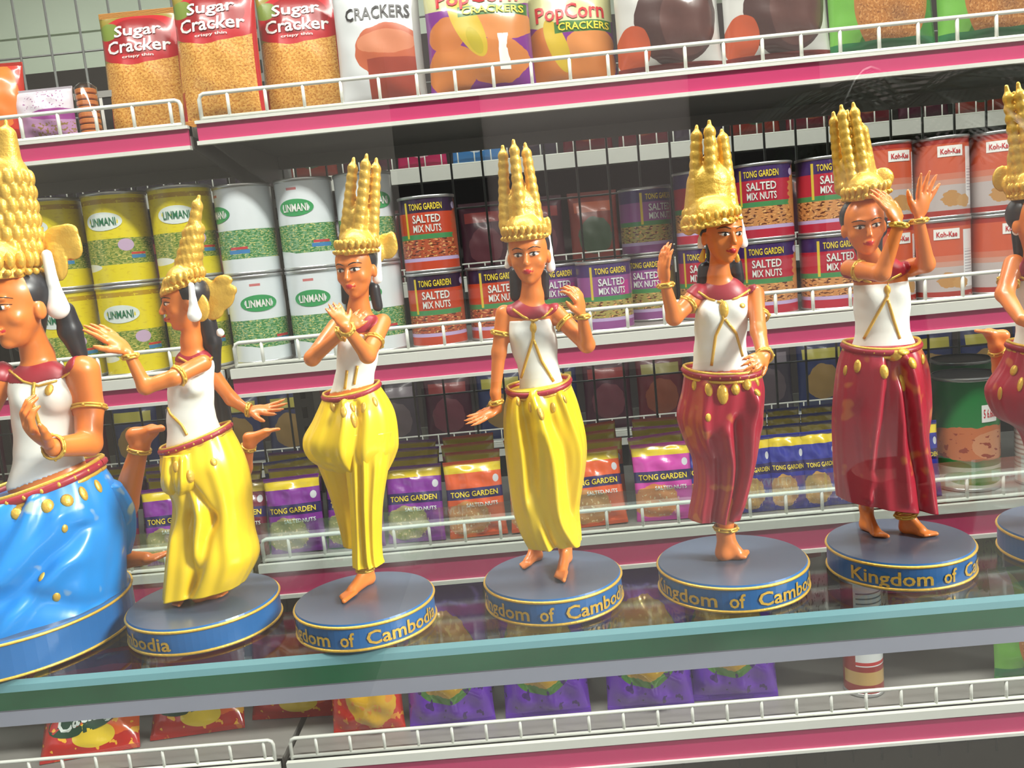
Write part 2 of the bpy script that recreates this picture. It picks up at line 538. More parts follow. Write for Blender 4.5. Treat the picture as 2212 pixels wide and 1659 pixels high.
gback = glass_mat('rear_glass_edge', (0.80, 0.90, 0.87, 1), 3.0, 0.25)
glass = empty('glass_shelf', ((gx0 + gx1) / 2, (GL_F + GL_B) / 2, gz))
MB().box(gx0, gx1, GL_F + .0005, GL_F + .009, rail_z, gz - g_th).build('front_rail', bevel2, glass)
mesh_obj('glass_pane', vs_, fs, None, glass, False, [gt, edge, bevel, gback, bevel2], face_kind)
tag(glass, 'thick clear glass shelf with green edge and pale rail under the dancer figurines', 'shelf')
steel = pmat('brushed_steel', (170, 172, 174), 0.35, metal=0.9)
for sx in (gx0 + 0.06, gx1 - 0.06):                  # standards that carry the glass, outside the picture
    r = empty('display_standard', (sx, GL_B + 0.02, 0))
    tag(r, 'steel slotted standard carrying the glass shelf', 'post', 'standards of the glass display')
    MB().box(sx - 0.012, sx + 0.012, GL_B + 0.005, GL_B + 0.03, 0.0, 2.72).build('pole', steel, r)
    a = MB().box(sx - 0.004, sx + 0.004, GL_F + 0.012, GL_B + 0.005, gz - g_th - 0.03, gz - g_th)
    a.build('bracket_arm', steel, r)

# ---------------------------------------------------------------- gondola shelving behind
SHY, BACK = 1.10, 1.44
def zy(y): return at_Y(1106, y, SHY).z
LEV = {}
for nm, (lip, pb, pt, deck, ft) in {'top': (247, 238, 200, 193, 133), 'middle': (804, 797, 762, 741, 686),
                                    'third': (1248, 1240, 1190, 1172, 1121), 'bottom': (1674, 1668, 1624, 1606, 1561)}.items():
    LEV[nm] = dict(lip=zy(lip), pb=zy(pb), pt=zy(pt), deck=zy(deck), ft=zy(ft))
XP = sum(at_Y(x, y, SHY).x for x, y in ((405, 300), (492, 830), (563, 1215), (608, 1610))) / 4
X0, X1 = -1.25, 1.35
up_mesh = {}
def fence(x0, x1, zb, zt, y, pitch, label, group, first=0.034, r=0.0022):
    root = empty('wire_fence', ((x0 + x1) / 2, y, zb))
    tag(root, label, 'shelf fence', group)
    c = 0.006
    loop = [(x0, y, zb - 0.004), (x0, y, zt - c), (x0 + c * 0.3, y, zt - c * 0.3), (x0 + c, y, zt), (x1 - c, y, zt), (x1 - c * 0.3, y, zt - c * 0.3), (x1, y, zt - c), (x1, y, zb - 0.004)]
    MB().tube(loop, r * 1.15, 8).build('top_rail', wire_white, root, True)
    MB().tube([(x0, y, zb + 0.001), (x1, y, zb + 0.001)], r * 1.1, 8).build('bottom_rail', wire_white, root, True)
    x = x0 + first
    u0 = None
    while x < x1 - 0.012:
        if u0 is None:
            u0 = MB().tube([(x, y, zb), (x, y, zt)], r, 6).build('upright', wire_white, root, True); ux = x
        else:
            q = child_copy(u0, root); q.matrix_parent_inverse = u0.matrix_parent_inverse.copy(); q.location = (x - ux, 0, 0)
        x += pitch
    return root
names = {'top': 'topmost', 'middle': 'can', 'third': 'nut pouch', 'bottom': 'lowest crisp'}
goods = {'top': 'under the cracker bags', 'middle': 'under the stacked cans', 'third': 'under the nut pouches', 'bottom': 'under the crisp bags'}
goodsL = {'top': 'beside the sugar cracker packs', 'middle': 'under the yellow pea cans', 'third': 'behind the blue figurine', 'bottom': 'at the red crisp bags'}
for nm, L in LEV.items():
    for side in ('l', 'r'):
        dz = -0.004 if (side == 'l' and nm == 'top') else 0.0
        xa, xb = (X0, XP - 0.004) if side == 'l' else (XP + 0.005, X1)
        where = goods[nm] if side == 'r' else goodsL[nm]
        zd = L['deck'] + dz
        root = empty('gondola_shelf', ((xa + xb) / 2, (SHY + BACK) / 2, zd))
        tag(root, ('white metal shelf with long pink price strip ' if side == 'r' else 'white metal shelf of the next bay with pink strip ') + where, 'shelf', 'gondola shelf boards')
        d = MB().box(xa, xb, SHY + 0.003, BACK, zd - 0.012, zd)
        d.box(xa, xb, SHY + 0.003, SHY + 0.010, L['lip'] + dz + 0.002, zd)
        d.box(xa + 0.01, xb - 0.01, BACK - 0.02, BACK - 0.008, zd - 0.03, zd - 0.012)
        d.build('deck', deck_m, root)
        MB().box(xa, xb, SHY - 0.004, SHY + 0.003, L['pt'] + dz, zd).build('upper_lip', white_metal, root)
        MB().box(xa, xb, SHY - 0.005, SHY + 0.004, L['lip'] + dz, L['pb'] + dz).build('lower_lip', white_metal, root)
        MB().box(xa + 0.001, xb - 0.001, SHY - 0.001, SHY + 0.003, L['pb'] + dz, L['pt'] + dz).build('price_strip', pink, root)
        e = xb if side == 'l' else xa
        s = -1 if side == 'l' else 1
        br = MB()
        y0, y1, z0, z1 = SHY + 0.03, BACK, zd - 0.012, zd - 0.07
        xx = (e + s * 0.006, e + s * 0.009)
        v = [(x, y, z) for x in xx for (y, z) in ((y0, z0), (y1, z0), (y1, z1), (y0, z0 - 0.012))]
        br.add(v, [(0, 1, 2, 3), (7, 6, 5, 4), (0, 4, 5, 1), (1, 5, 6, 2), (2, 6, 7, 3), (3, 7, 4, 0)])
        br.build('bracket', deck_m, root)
        fence(xa + (0.0 if side == 'l' else 0.006), xb - (0.008 if side == 'l' else 0.0), zd + 0.002, L['ft'] + dz, SHY + 0.006, 0.0452,
              ('white wire fence along the shelf ' if side == 'r' else 'white wire fence of the next bay ') + where, 'wire fences on the shelf fronts')
# uprights and grid backs
for k, px_ in enumerate((XP, X0 - 0.02, X1 + 0.02)):
    r = empty('gondola_post', (px_, BACK + 0.02, 0))
    tag(r, 'grey slotted steel upright between two shelf bays' if k == 0 else 'grey slotted steel upright at the end of the shelf run', 'post', None if k == 0 else 'end posts of the shelving')
    MB().box(px_ - 0.016, px_ + 0.016, BACK + 0.002, BACK + 0.05, 0, 2.1).build('upright', post_grey, r)
    sl = MB()
    for q in range(60):
        sl.box(px_ - 0.004, px_ + 0.004, BACK + 0.0005, BACK + 0.002, 0.15 + q * 0.032, 0.168 + q * 0.032)
    tag(sl.build('slot_row', pmat('slot_black', (24, 24, 24), 0.8), r), kind='stuff')
for side in ('l', 'r'):
    xa, xb = (X0, XP - 0.02) if side == 'l' else (XP + 0.02, X1)
    r = empty('wire_grid_panel', ((xa + xb) / 2, BACK + 0.012, 0.45))
    tag(r, 'grey wire grid back panel behind the yellow cans' if side == 'l' else 'grey wire grid back panel behind the nut cans', 'grid panel')
    z0, z1 = 0.42, 2.08
    x = xa + 0.012; u0 = None
    while x < xb:
        if u0 is None: u0 = MB().tube([(x, BACK + 0.012, z0), (x, BACK + 0.012, z1)], 0.0019, 6).build('upright_wire', grid_grey, r, True); ux = x
        else:
            q = child_copy(u0, r); q.matrix_parent_inverse = u0.matrix_parent_inverse.copy(); q.location = (x - ux, 0, 0)
        x += 0.049
    z = z0 + 0.02; h0 = None
    while z < z1:
        if h0 is None: h0 = MB().tube([(xa, BACK + 0.0155, z), (xb, BACK + 0.0155, z)], 0.0016, 6).build('cross_wire', grid_grey, r, True); uz = z
        else:
            q = child_copy(h0, r); q.matrix_parent_inverse = h0.matrix_parent_inverse.copy(); q.location = (0, 0, z - uz)
        z += 0.098
# the plinth of the gondola
MBp = MB().box(X0, X1, SHY + 0.05, BACK - 0.002, 0.0, 0.12)
tag(MBp.build('gondola_plinth', post_grey), 'grey steel plinth at the foot of the shelving', 'plinth')
# a second run of shelving across the next aisle
RY = 2.45
RZ = CAM.z + 0.232
for q, (z, wh) in enumerate(((RZ, 'level with the tops of the yellow cans'), (RZ - 0.30, 'one level under the first'), (RZ - 0.76, 'two levels under the first'))):
    root = empty('gondola_shelf', (0, RY + 0.17, z))
    tag(root, 'white rear aisle shelf seen through the grid, ' + wh, 'shelf', 'rear aisle shelves')
    MB().box(-1.9, 2.6, RY + 0.004, RY + 0.34, z - 0.014, z).build('deck', white_metal, root)
    MB().box(-1.9, 2.6, RY - 0.003, RY + 0.004, z - 0.036, z).build('front_lip', white_metal, root)
    fence(-1.9, 2.6, z + 0.002, z + 0.038, RY + 0.008, 0.044, 'white wire fence of the rear aisle shelf ' + wh, 'rear aisle fences', r=0.0019)
rb = MB().box(-1.9, 2.6, RY + 0.34, RY + 0.36, 0.0, 2.0)
tag(rb.build('back_board', pmat('rear_back_board', (70, 64, 62), 0.7)), 'dark back board of the rear aisle shelving', 'panel')

# a potted palm on the pavement outside: it shows only as a reflection in the window
pr = empty('potted_palm', (1.42, -3.0, -0.02)); tag(pr, 'potted palm on the pavement outside, mirrored in the window', 'palm')
pc = Vector((1.42, -3.0, -0.02))
MB().lathe([(.16, 0), (.19, .02), (.24, .36), (.22, .38), (.2, .34)], pc, 24).build('pot', pmat('clay_pot', (120, 74, 56), .8), pr)
MB().tube([pc + Vector((0, 0, .3)), pc + Vector((.02, .02, .9)), pc + Vector((-.02, 0, 1.3)), pc + Vector((0, 0, 1.72))], [.06, .05, .045, .04], 10).build('trunk', pmat('palm_trunk', (88, 74, 56), .9, var=.2, vscale=30), pr)
rp = random.Random(2)
leaf_m = pmat('palm_leaf', (44, 62, 26), .45)
for k in range(15):
    a = 2 * math.pi * k / 15 + rp.uniform(-.15, .15); el = rp.uniform(.1, .95); L_ = rp.uniform(.5, .8)
    pts = []
    for q in range(9):
        t = q / 8
        pts.append(pc + Vector((math.cos(a) * L_ * t, math.sin(a) * L_ * t, 1.72 + el * L_ * t - (.55 + .5 * el) * L_ * t * t)))
    fb = MB(); fb.tube(pts, [.008 - .0007 * q for q in range(9)], 5)
    for q in range(1, 24):
        t = q / 24; i = min(int(t * 8), 7); p0 = pts[i].lerp(pts[i + 1], t * 8 - i); tg = (pts[i + 1] - pts[i]).normalized()
        sd = tg.cross(Vector((0, 0, 1))).normalized()
        ll = .26 * math.sin(math.pi * min(1, t * .9 + .12)) + .03
        for s_ in (-1, 1):
            tip = p0 + (sd * s_ * .8 + tg * .55 - Vector((0, 0, .35))) * ll
            mid = p0.lerp(tip, .5); wv = tg * .011
            fb.add([p0 - wv * .4, p0 + wv * .4, mid + wv, tip, mid - wv], [(0, 1, 2, 3, 4)])
    fb.build('frond', leaf_m, pr)

# ================================================================ the dancer figurines
BASE_H = 0.0112
skin_m = pmat('painted_skin', (219, 122, 52), 0.38, var=0.07, vscale=90, coat=0.25)
gold_m = pmat('gold_paint', (222, 178, 74), 0.36, metal=0.45, var=0.22, vscale=170, bump=0.25, bscale=900)
white_m = pmat('white_bodice_paint', (240, 240, 232), 0.4, var=0.03, vscale=60)
hair_m = pmat('black_hair_paint', (34, 34, 40), 0.35)
red_m = pmat('red_collar_paint', (156, 38, 52), 0.4, var=0.1, vscale=120)
lip_m = pmat('lip_paint', (190, 40, 46), 0.3)
eye_w = pmat('eye_white', (236, 230, 220), 0.3)
eye_b = pmat('eye_black', (28, 24, 24), 0.25)
pearl_m = pmat('ear_flower_white', (246, 246, 242), 0.35)
base_blue = pmat('base_blue_paint', (32, 92, 150), 0.35, var=0.14, vscale=50, coat=0.2)
base_top = pmat('base_top_slate', (72, 84, 102), 0.3, var=0.14, vscale=40, coat=0.35)
def brocade(name, rgb, gold, thr, scale):
    M = pmat(name, rgb, 0.36, var=0.14, vscale=45, coat=0.25)
    nt = M.node_tree; b = nt.nodes['Principled BSDF']; src = b.inputs['Base Color'].links[0].from_socket
    tc = nt.nodes.new('ShaderNodeTexCoord'); n = nt.nodes.new('ShaderNodeTexNoise'); n.inputs['Scale'].default_value = scale; n.inputs['Detail'].default_value = 1
    nt.links.new(tc.outputs['Object'], n.inputs['Vector'])
    mr = nt.nodes.new('ShaderNodeMapRange'); mr.inputs[1].default_value = thr; mr.inputs[2].default_value = thr + .07; mr.inputs[4].default_value = .6
    nt.links.new(n.outputs['Fac'], mr.inputs[0])
    mx = nt.nodes.new('ShaderNodeMix'); mx.data_type = 'RGBA'; mx.inputs[7].default_value = srgb(*gold)
    nt.links.new(mr.outputs[0], mx.inputs[0]); nt.links.new(src, mx.inputs[6]); nt.links.new(mx.outputs[2], b.inputs['Base Color'])
    return M
cloth = {'yellow': pmat('yellow_skirt_paint', (240, 202, 36), 0.33, var=0.1, vscale=45, coat=0.3),
         'red': brocade('red_skirt_paint', (164, 32, 52), (196, 120, 60), .64, 130),
         'blue': brocade('blue_skirt_paint', (24, 128, 206), (196, 196, 130), .68, 110)}
def nv(v): return Vector(v).normalized()

class Fig:
    def __init__(s, label, cx, cy, hw, base_h=BASE_H, text=None, group='painted dancer figurines on the glass shelf'):
        """cx, cy: picture position of the centre of the base top, hw: its half width, both in pixels"""
        p = at_Z(cx, cy, gz + base_h)
        s.Y, s.base_h = p.y, base_h
        s.c = Vector((p.x, p.y, gz))
        s.dep = (p - CAM).dot(C_F)
        s.sc = s.dep / F_PX                                   # metres per pixel
        s.R = hw * s.sc
        s.root = empty('dancer_figurine', s.c)
        tag(s.root, label, 'figurine', group)
        s.bodyprims = []
        r, h = s.R, base_h
        b = MB().lathe([(r * 0.97, 0.0), (r, 0.0008), (r, h - 0.001), (r * 0.985, h)], s.c, 72, mis=[0, 0, 0, 1])
        s.base = mesh_obj('base', b.v, b.f, None, s.root, False, [base_blue, base_top], b.m)
        for z in (0.0012, h - 0.0012):
            t = MB(); v, f, n = [], [], 72
            for k in range(n):
                a = 2 * math.pi * k / n
                for q in range(6):
                    w = 2 * math.pi * q / 6
                    rr = r + 0.00005 + 0.0006 * math.cos(w)
                    v.append(s.c + Vector((rr * math.cos(a), rr * math.sin(a), z + 0.0006 * math.sin(w))))
            for k in range(n):
                for q in range(6):
                    f.append((k * 6 + q, ((k + 1) % n) * 6 + q, ((k + 1) % n) * 6 + (q + 1) % 6, k * 6 + (q + 1) % 6))
            t.add(v, f); t.build('gold_rim', gold_m, s.base, True)
        if text:
            def surf(u, v):
                a = -math.pi / 2 + u
                return s.c + Vector(((r + 0.0004) * math.cos(a), (r + 0.0004) * math.sin(a), v))
            for (st, u0, u1) in text:
                lettering('lettering', st, surf, u0, u1, h * 0.26, h * 0.74, gold_m, s.base)
    # a point from picture position and millimetres towards the viewer
    def P(s, px, py, mm=0.0): return at_Y(px, py, s.Y - mm / 1000.0)
    def r(s, px): return px * s.sc
    def field(s, pts, pad, vox):
        a = np.array([tuple(p) for p in pts])
        return Field(a.min(0) - pad, a.max(0) + pad, vox)

    # ---- skin
    def make_body(s, sp):
        P, r = s.P, s.r
        pts = [P(*q[:2], q[2] if len(q) > 2 else 0) for q in sp['extent']]
        Fd = s.field(pts, 0.012, 0.00052)
        # head
        hx, hy, hmm = sp['head']
        hc = P(hx, hy, hmm)
        hh = r(sp.get('hs', 50))                                # half height of the head
        yaw, pit, rol = [math.radians(q) for q in sp.get('look', (0, 0, 0))]
        M = Matrix.Rotation(yaw, 3, 'Z') @ Matrix.Rotation(pit, 3, 'X') @ Matrix.Rotation(rol, 3, 'Y')
        ax, fy, up = M @ Vector((1, 0, 0)), M @ Vector((0, -1, 0)), M @ Vector((0, 0, 1))
        s.hf = (hc, ax, fy, up, hh)
        Rm = [tuple(ax), tuple(fy), tuple(up)]
        def hp(x, y, z): return hc + hh * (x * ax + y * fy + z * up)
        def he(x, y, z, a, b, c, k=0.0011): Fd.ell(hp(x, y, z), (hh * a, hh * b, hh * c), Rm, k)
        he(0, -0.12, 0.28, .70, .80, .72)
        he(0, 0.12, -0.10, .60, .58, .72)
        he(0, 0.22, -0.52, .42, .42, .44)                       # jaw
        he(0, 0.42, -0.80, .19, .20, .16, .0007)                # chin
        for q in (-1, 1):
            he(q * .34, 0.36, -.22, .22, .24, .22, .0008)       # cheeks
            Fd.carve(hp(q * .27, .80, .10), (hh * .20, hh * .14, hh * .11), Rm, .0006)
            he(q * .25, .56, .07, .17, .13, .10, .0004)         # eyelids
            he(q * .66, -.08, -.12, .10, .17, .24, .0004)       # ears
        he(0, .60, .28, .40, .16, .12, .0008)                   # brow
        Fd.cap(hp(0, .66, .18), hp(0, .86, -.20), hh * .065, hh * .10, .0005)      # nose
        he(0, .80, -.24, .13, .10, .07, .0004)
        he(0, .70, -.45, .19, .12, .065, .0004)                 # lips
        he(0, .68, -.55, .16, .12, .065, .0004)
        # neck and torso
        T = sp['torso']
        n0 = P(*sp['neck'])
        Fd.cap(hp(0, -0.15, -0.45), n0, hh * .34, hh * .36, .0016)
        Fd.cap(n0, P(T[0][0], T[0][1], T[0][3] if len(T[0]) > 3 else 0), hh * .38, r(T[0][2]) * .55, .0022)
        s.tor = [(P(t[0], t[1], t[3] if len(t) > 3 else 0), r(t[2])) for t in T]
        for (a, ra), (b, rb) in zip(s.tor[:-1], s.tor[1:]):
            Fd.cap(a, b, ra, rb, .002, 1.4)
        for q in sp.get('bust', []):
            Fd.ell(P(q[0], q[1], q[2] - 3.4), (r(q[3]),) * 3, None, .003)
        # arms, legs: chains of (px, py, mm, radius px)
        for ch in sp['limbs']:
            pp = [(P(*q[:3]), r(q[3])) for q in ch]
            for (a, ra), (b, rb) in zip(pp[:-1], pp[1:]): Fd.cap(a, b, ra, rb, .0014)
        for hd in sp.get('hands', []): s.hand(Fd, **hd)
        for ft in sp.get('feet', []): s.foot(Fd, **ft)
        s.body = Fd.build('body', skin_m, s.root, 2)
        s.bv = bvh_of(s.body)
        s.face(sp)

    def hand(s, Fd, wrist, tip, back, L=64, curl=0.2, thumb=1, spread=0.12, curls=None, open_=0.0):
        """wrist, tip: picture points (px, py, mm); back: direction the back of the hand faces"""
        P, r = s.P, s.r
        w, t = P(*wrist), P(*tip)
        d = nv(t - w); n_ = nv(Vector(back) - d * d.dot(Vector(back))); l = d.cross(n_)
        Lm = r(L); wd = Lm * .115
        pc = w + d * Lm * .26
        Rm = [tuple(l), tuple(n_), tuple(d)]
        Fd.ell(pc, (Lm * .215, Lm * .10, Lm * .30), Rm, .0012)
        for i, fl in enumerate((.88, 1.0, .95, .76)):
            o = (i - 1.5)
            b = w + d * Lm * (.46 - .02 * abs(o)) + l * o * wd
            dr = nv(d + l * o * spread)
            c = curls[i] if curls else curl
            p, rad = b, Lm * .062
            for sl, f in ((.24, .9), (.17, .8), (.13, .66)):
                dr = nv(Matrix.Rotation(-c, 3, l) @ dr)
                q = p + dr * Lm * sl * fl
                Fd.cap(p, q, rad, rad * f, .0003); p, rad = q, rad * f
        b = w + d * Lm * .12 + l * (-thumb) * wd * 1.3
        dr = nv(d * .75 - l * thumb * .65 - n_ * .25)
        p, rad = b, Lm * .08
        for sl, f in ((.20, .85), (.15, .8), (.11, .75)):
            q = p + dr * Lm * sl
            Fd.cap(p, q, rad, rad * f, .0006); p, rad = q, rad * f
            dr = nv(dr + d * .25)

    def foot(s, Fd, knee, ankle, heel, toe, w=17, air=None):
        """knee (px, py, mm, r), ankle, heel, toe: picture points; on the base top, or in the air at depth air (mm)"""
        P, r = s.P, s.r
        if air is None:
            zt = gz + s.base_h + r(w * .1)
            h, t = at_Z(*heel, zt), at_Z(*toe, zt)
            a = at_Y(*ankle, h.y)
            n_ = Vector((0, 0, 1))
        else:
            a, h, t = P(*ankle, air), P(*heel, air), P(*toe, air)
            n_ = nv(a - h)
        d = t - h; L = d.length; dn = d.normalized()
        n_ = nv(n_ - dn * dn.dot(n_)); l = dn.cross(n_)
        if knee: Fd.cap(P(*knee[:3]), a, r(knee[3]), r(w * .66), .0014)
        Fd.cap(a, h + n_ * r(w * .5), r(w * .66), r(w * .62), .0016)
        Fd.cap(h + n_ * r(w * .45), h + dn * L * .55 + n_ * r(w * .3), r(w * .55), r(w * .48), .002)
        Fd.cap(a, h + dn * L * .6 + n_ * r(w * .3), r(w * .5), r(w * .42), .002)
        for i in range(5):
            o = (i - 2) * r(w * .27)
            ln = L * (1.0 - .05 * i)
            b = h + dn * L * .6 + l * o * .9 + n_ * r(w * .22)
            Fd.cap(b, h + dn * ln + l * o + n_ * r(w * .18), r(w * .24), r(w * (.19 if i else .24)), .0005)

    def face(s, sp):
        hc, ax, fy, up, hh = s.hf
        def hit(x, z):
            o = hc + hh * (x * ax + 2.2 * fy + z * up)
            q = s.bv.ray_cast(o, -fy, hh * 3)
            return (q[0], q[1]) if q[0] else (hc + hh * (x * ax + .8 * fy + z * up), fy)
        def patch(name, pts, mat, par, lift=0.00022):
            """pts: outline in head units, laid on the face; centre fan, raised a little"""
            cx = sum(p[0] for p in pts) / len(pts); cz = sum(p[1] for p in pts) / len(pts)
            v, f = [], []
            c, n_ = hit(cx, cz); v.append(c + fy * lift * 1.4)
            for rr in (.55, 1.0):
                for p in pts:
                    q, n_ = hit(cx + (p[0] - cx) * rr, cz + (p[1] - cz) * rr); v.append(q + fy * lift * (1.2 if rr < 1 else .4))
            n = len(pts)
            for i in range(n):
                j = (i + 1) % n
                f.append((0, 1 + i, 1 + j)); f.append((1 + i, 1 + n + i, 1 + n + j, 1 + j))
            return mesh_obj(name, v, f, mat, par, True)
        for q in (-1, 1):
            e = patch('eye', [(q * (.27 + .155 * math.cos(a)), .06 + .062 * math.sin(a) * (1 if math.sin(a) > 0 else .7)) for a in [2 * math.pi * k / 14 for k in range(14)]], eye_w, s.body)
            patch('pupil', [(q * .27 + .062 * math.cos(a), .065 + .060 * math.sin(a)) for a in [2 * math.pi * k / 10 for k in range(10)]], eye_b, s.body, .0004)
            t = MB(); pl = []
            for k in range(6):
                x = .10 + .36 * k / 5
                h, n_ = hit(q * x, .115 + .03 * math.sin(math.pi * k / 5)); pl.append(h + fy * .0002)
            t.tube(pl, r_list(6, .00012, .00022)).build('eyelid_line', eye_b, s.body, True)
            t = MB(); pl = []
            for k in range(7):
                x = .09 + .40 * k / 6
                h, n_ = hit(q * x, .25 + .07 * math.sin(math.pi * k / 6)); pl.append(h + fy * .0001)
            t.tube(pl, r_list(7, .0001, .00022)).build('eyebrow', eye_b, s.body, True)
        patch('lips', [(.20 * math.cos(a), -.49 + .085 * math.sin(a) * (1 - .25 * math.cos(a) ** 2)) for a in [2 * math.pi * k / 16 for k in range(16)]], lip_m, s.body, .0003)

    # ---- white bodice hugging the torso, cut by neckline and waist
    def make_bodice(s, top, bot, extra=1.1, mat=None, drop=0.0):
        r = s.r
        pts = [p for p, _ in s.tor]
        Fd = s.field(pts, max(q for _, q in s.tor) + 0.006, 0.0005)
        for (a, ra), (b, rb) in zip(s.tor[:-1], s.tor[1:]):
            Fd.cap(a, b, ra + r(extra), rb + r(extra), .002, 1.4)
        for q in s.sp.get('bust', []):
            Fd.ell(s.P(q[0], q[1], q[2] - 3.4), (r(q[3] + extra + .6),) * 3, None, .003)
        X, Y, Z = Fd.grid()
        for (a, b, sgn) in ((top[0], top[1], 1), (bot[0], bot[1], -1)):     # planes through two picture points, along y
            A, B = s.P(*a), s.P(*b); dx, dz = B.x - A.x, B.z - A.z; ln = math.hypot(dx, dz)
            nx, nz = -dz / ln, dx / ln
            if nz < 0: nx, nz = -nx, -nz
            Fd.F = np.maximum(Fd.F, (sgn * ((X - A.x) * nx + (Z - A.z) * nz) + 0 * Y).astype(np.float32))
        s.bodice = Fd.build('bodice', mat or white_m, s.root, 1)
        s.bvb = bvh_of(s.bodice)
    def make_collar(s, c, rx, rz, mm=0, extra=2.2, depth=1.0):
        """red yoke round the neck: the shoulders thickened, inside an ellipse"""
        r = s.r; C = s.P(*c, mm)
        me = s.body.data
        Fd = Field(np.array(C) - np.array([r(rx) + .003, r(rx) * depth + .004, r(rz) + .003]), np.array(C) + np.array([r(rx) + .003, r(rx) * depth + .004, r(rz) + .003]), 0.0005)
        T = s.tor
        for (a, ra), (b, rb) in zip(T[:-1], T[1:]): Fd.cap(a, b, ra + r(extra), rb + r(extra), .002, 1.4)
        for ch in s.sp['limbs'][:2]:
            Fd.cap(s.P(*ch[0][:3]), s.P(*ch[1][:3]), r(ch[0][3] + extra), r(ch[1][3] + extra), .0014)
        X, Y, Z = Fd.grid()
        e = np.sqrt(((X - C.x) / r(rx)) ** 2 + ((Y - C.y) / (r(rx) * depth)) ** 2 + ((Z - C.z) / r(rz)) ** 2)
        Fd.F = np.maximum(Fd.F, ((e - 1) * r(min(rx, rz))).astype(np.float32))
        s.collar = Fd.build('collar', red_m, s.root, 1)
        s.bvc = bvh_of(s.collar)
    def snap(s, px, py, tree=None):
        d = ray(px, py).normalized()
        for t in (tree if isinstance(tree, (list, tuple)) else [tree]):
            h = t.ray_cast(CAM, d)
            if h[0]: return h[0], h[1]
        return None, None
    def piping(s, pts, rad, mat, name='gold_piping', trees=None):
        out = []
        for (a, b) in zip(pts[:-1], pts[1:]):
            for k in range(5):
                t = k / 5
                h, n_ = s.snap(a[0] + (b[0] - a[0]) * t, a[1] + (b[1] - a[1]) * t, trees)
                if h: out.append(h)
        h, n_ = s.snap(*pts[-1], trees)
        if h: out.append(h)
        if len(out) > 2: MB().tube(out, s.r(rad), 6).build(name, mat, s.root, True)
    def studs(s, lst, trees, mat=None, name='gold_drop'):
        """gold ornaments (px, py, half width, half height) set on the cloth"""
        for q in lst:
            h, n_ = s.snap(q[0], q[1], trees)
            if not h: continue
            n_ = n_ if n_.dot(CAM - h) > 0 else -n_
            z = nv(Vector((0, 0, 1)) - n_ * n_.z); x = z.cross(n_)
            R = Matrix((x, n_, z)).transposed()
            MB().ell(h, (s.r(q[2]), s.r(min(q[2], q[3]) * .55), s.r(q[3])), R, 10).build(name, mat or gold_m, s.root, True)
    def ring(s, p, axis, rad, thick, name='bracelet', mat=None, n=18):
        c = s.P(*p) ; a = nv(axis); u = nv(a.cross(Vector((.3, .9, .2)))); w = a.cross(u)
        t = MB()
        for dz in (-.6, .6):
            pts = [c + a * s.r(thick) * dz + s.r(rad) * (math.cos(2 * math.pi * k / n) * u + math.sin(2 * math.pi * k / n) * w) for k in range(n + 1)]
            t.tube(pts, s.r(thick * .62), 6, cap=False)
        for k in range(0, n, 3):
            q = c + s.r(rad + thick * .4) * (math.cos(2 * math.pi * k / n) * u + math.sin(2 * math.pi * k / n) * w)
            t.ell(q, (s.r(thick * .75),) * 3, None, 6)
        t.build(name, mat or gold_m, s.root, True)
    def band(s, p0, p1, half, name='bracelet'): s.ring(((p0[0] + p1[0]) / 2, (p0[1] + p1[1]) / 2, (p0[2] + p1[2]) / 2), s.P(*p1) - s.P(*p0), half - .5, 4.6, name)

    # ---- draped skirt: rows of (xl, yl, xr, yr, depth ratio, mm), fold lines in (u, v)
    def make_skirt(s, lofts, mat, name='skirt'):
        V, Fc = [], []
        for rows, folds, pl in lofts:
            n = len(rows); NS, NR = 112, 84
            arr = np.array([list(q) + ([0.75, 0.0][len(q) - 4:]) for q in rows], dtype=float)
            tt = np.linspace(0, n - 1, NR)
            def cr(t):
                i = min(int(t), n - 2); f = t - i
                p0, p1, p2, p3 = arr[max(i - 1, 0)], arr[i], arr[i + 1], arr[min(i + 2, n - 1)]
                return 0.5 * (2 * p1 + (p2 - p0) * f + (2 * p0 - 5 * p1 + 4 * p2 - p3) * f * f + (3 * p1 - p0 - 3 * p2 + p3) * f ** 3)
            b0 = len(V)
            for ri, t in enumerate(tt):
                q = [float(z_) for z_ in cr(t)]; v = ri / (NR - 1)
                A, B = s.P(q[0], q[1], q[5]), s.P(q[2], q[3], q[5])
                c, hx = (A + B) / 2, (B - A) / 2
                dp = hx.length * q[4]
                for k in range(NS):
                    th = 2 * math.pi * k / NS
                    co, si = math.cos(th), math.sin(th)
                    u = 0.5 + 0.5 * co
                    g = 1.0
                    if pl: g += pl[0] * min(1, .25 + v) * math.sin(pl[1] * th + pl[2] * v + 1.0) + .45 * pl[0] * math.sin(2.3 * pl[1] * th + 2)
                    p = c + hx * co * g + Vector((0, 1, 0)) * (-dp * si * g)
                    if si > -0.2:
                        off = 0.0
                        for (u0, v0, u1, v1, wd, am) in folds:
                            du, dv = u1 - u0, v1 - v0
                            f = max(0, min(1, ((u - u0) * du + (v - v0) * dv) / (du * du + dv * dv + 1e-9)))
                            d2 = ((u - u0 - f * du) ** 2 + (v - v0 - f * dv) ** 2) / (wd * wd)
                            off += 1.7 * am * math.exp(-d2)
                        p += Vector((0.2 * co, -1.0, 0)) * s.r(off) * min(1, si + .2 + .3)
                    V.append(p)
            for ri in range(NR - 1):
                for k in range(NS):
                    k2 = (k + 1) % NS
                    Fc.append((b0 + ri * NS + k, b0 + (ri + 1) * NS + k, b0 + (ri + 1) * NS + k2, b0 + ri * NS + k2))
            c0 = sum((V[b0 + k] for k in range(NS)), Vector()) / NS
            c1 = sum((V[b0 + (NR - 1) * NS + k] for k in range(NS)), Vector()) / NS + Vector((0, 0, s.r(5)))
            V += [c0, c1]; i0 = len(V) - 2
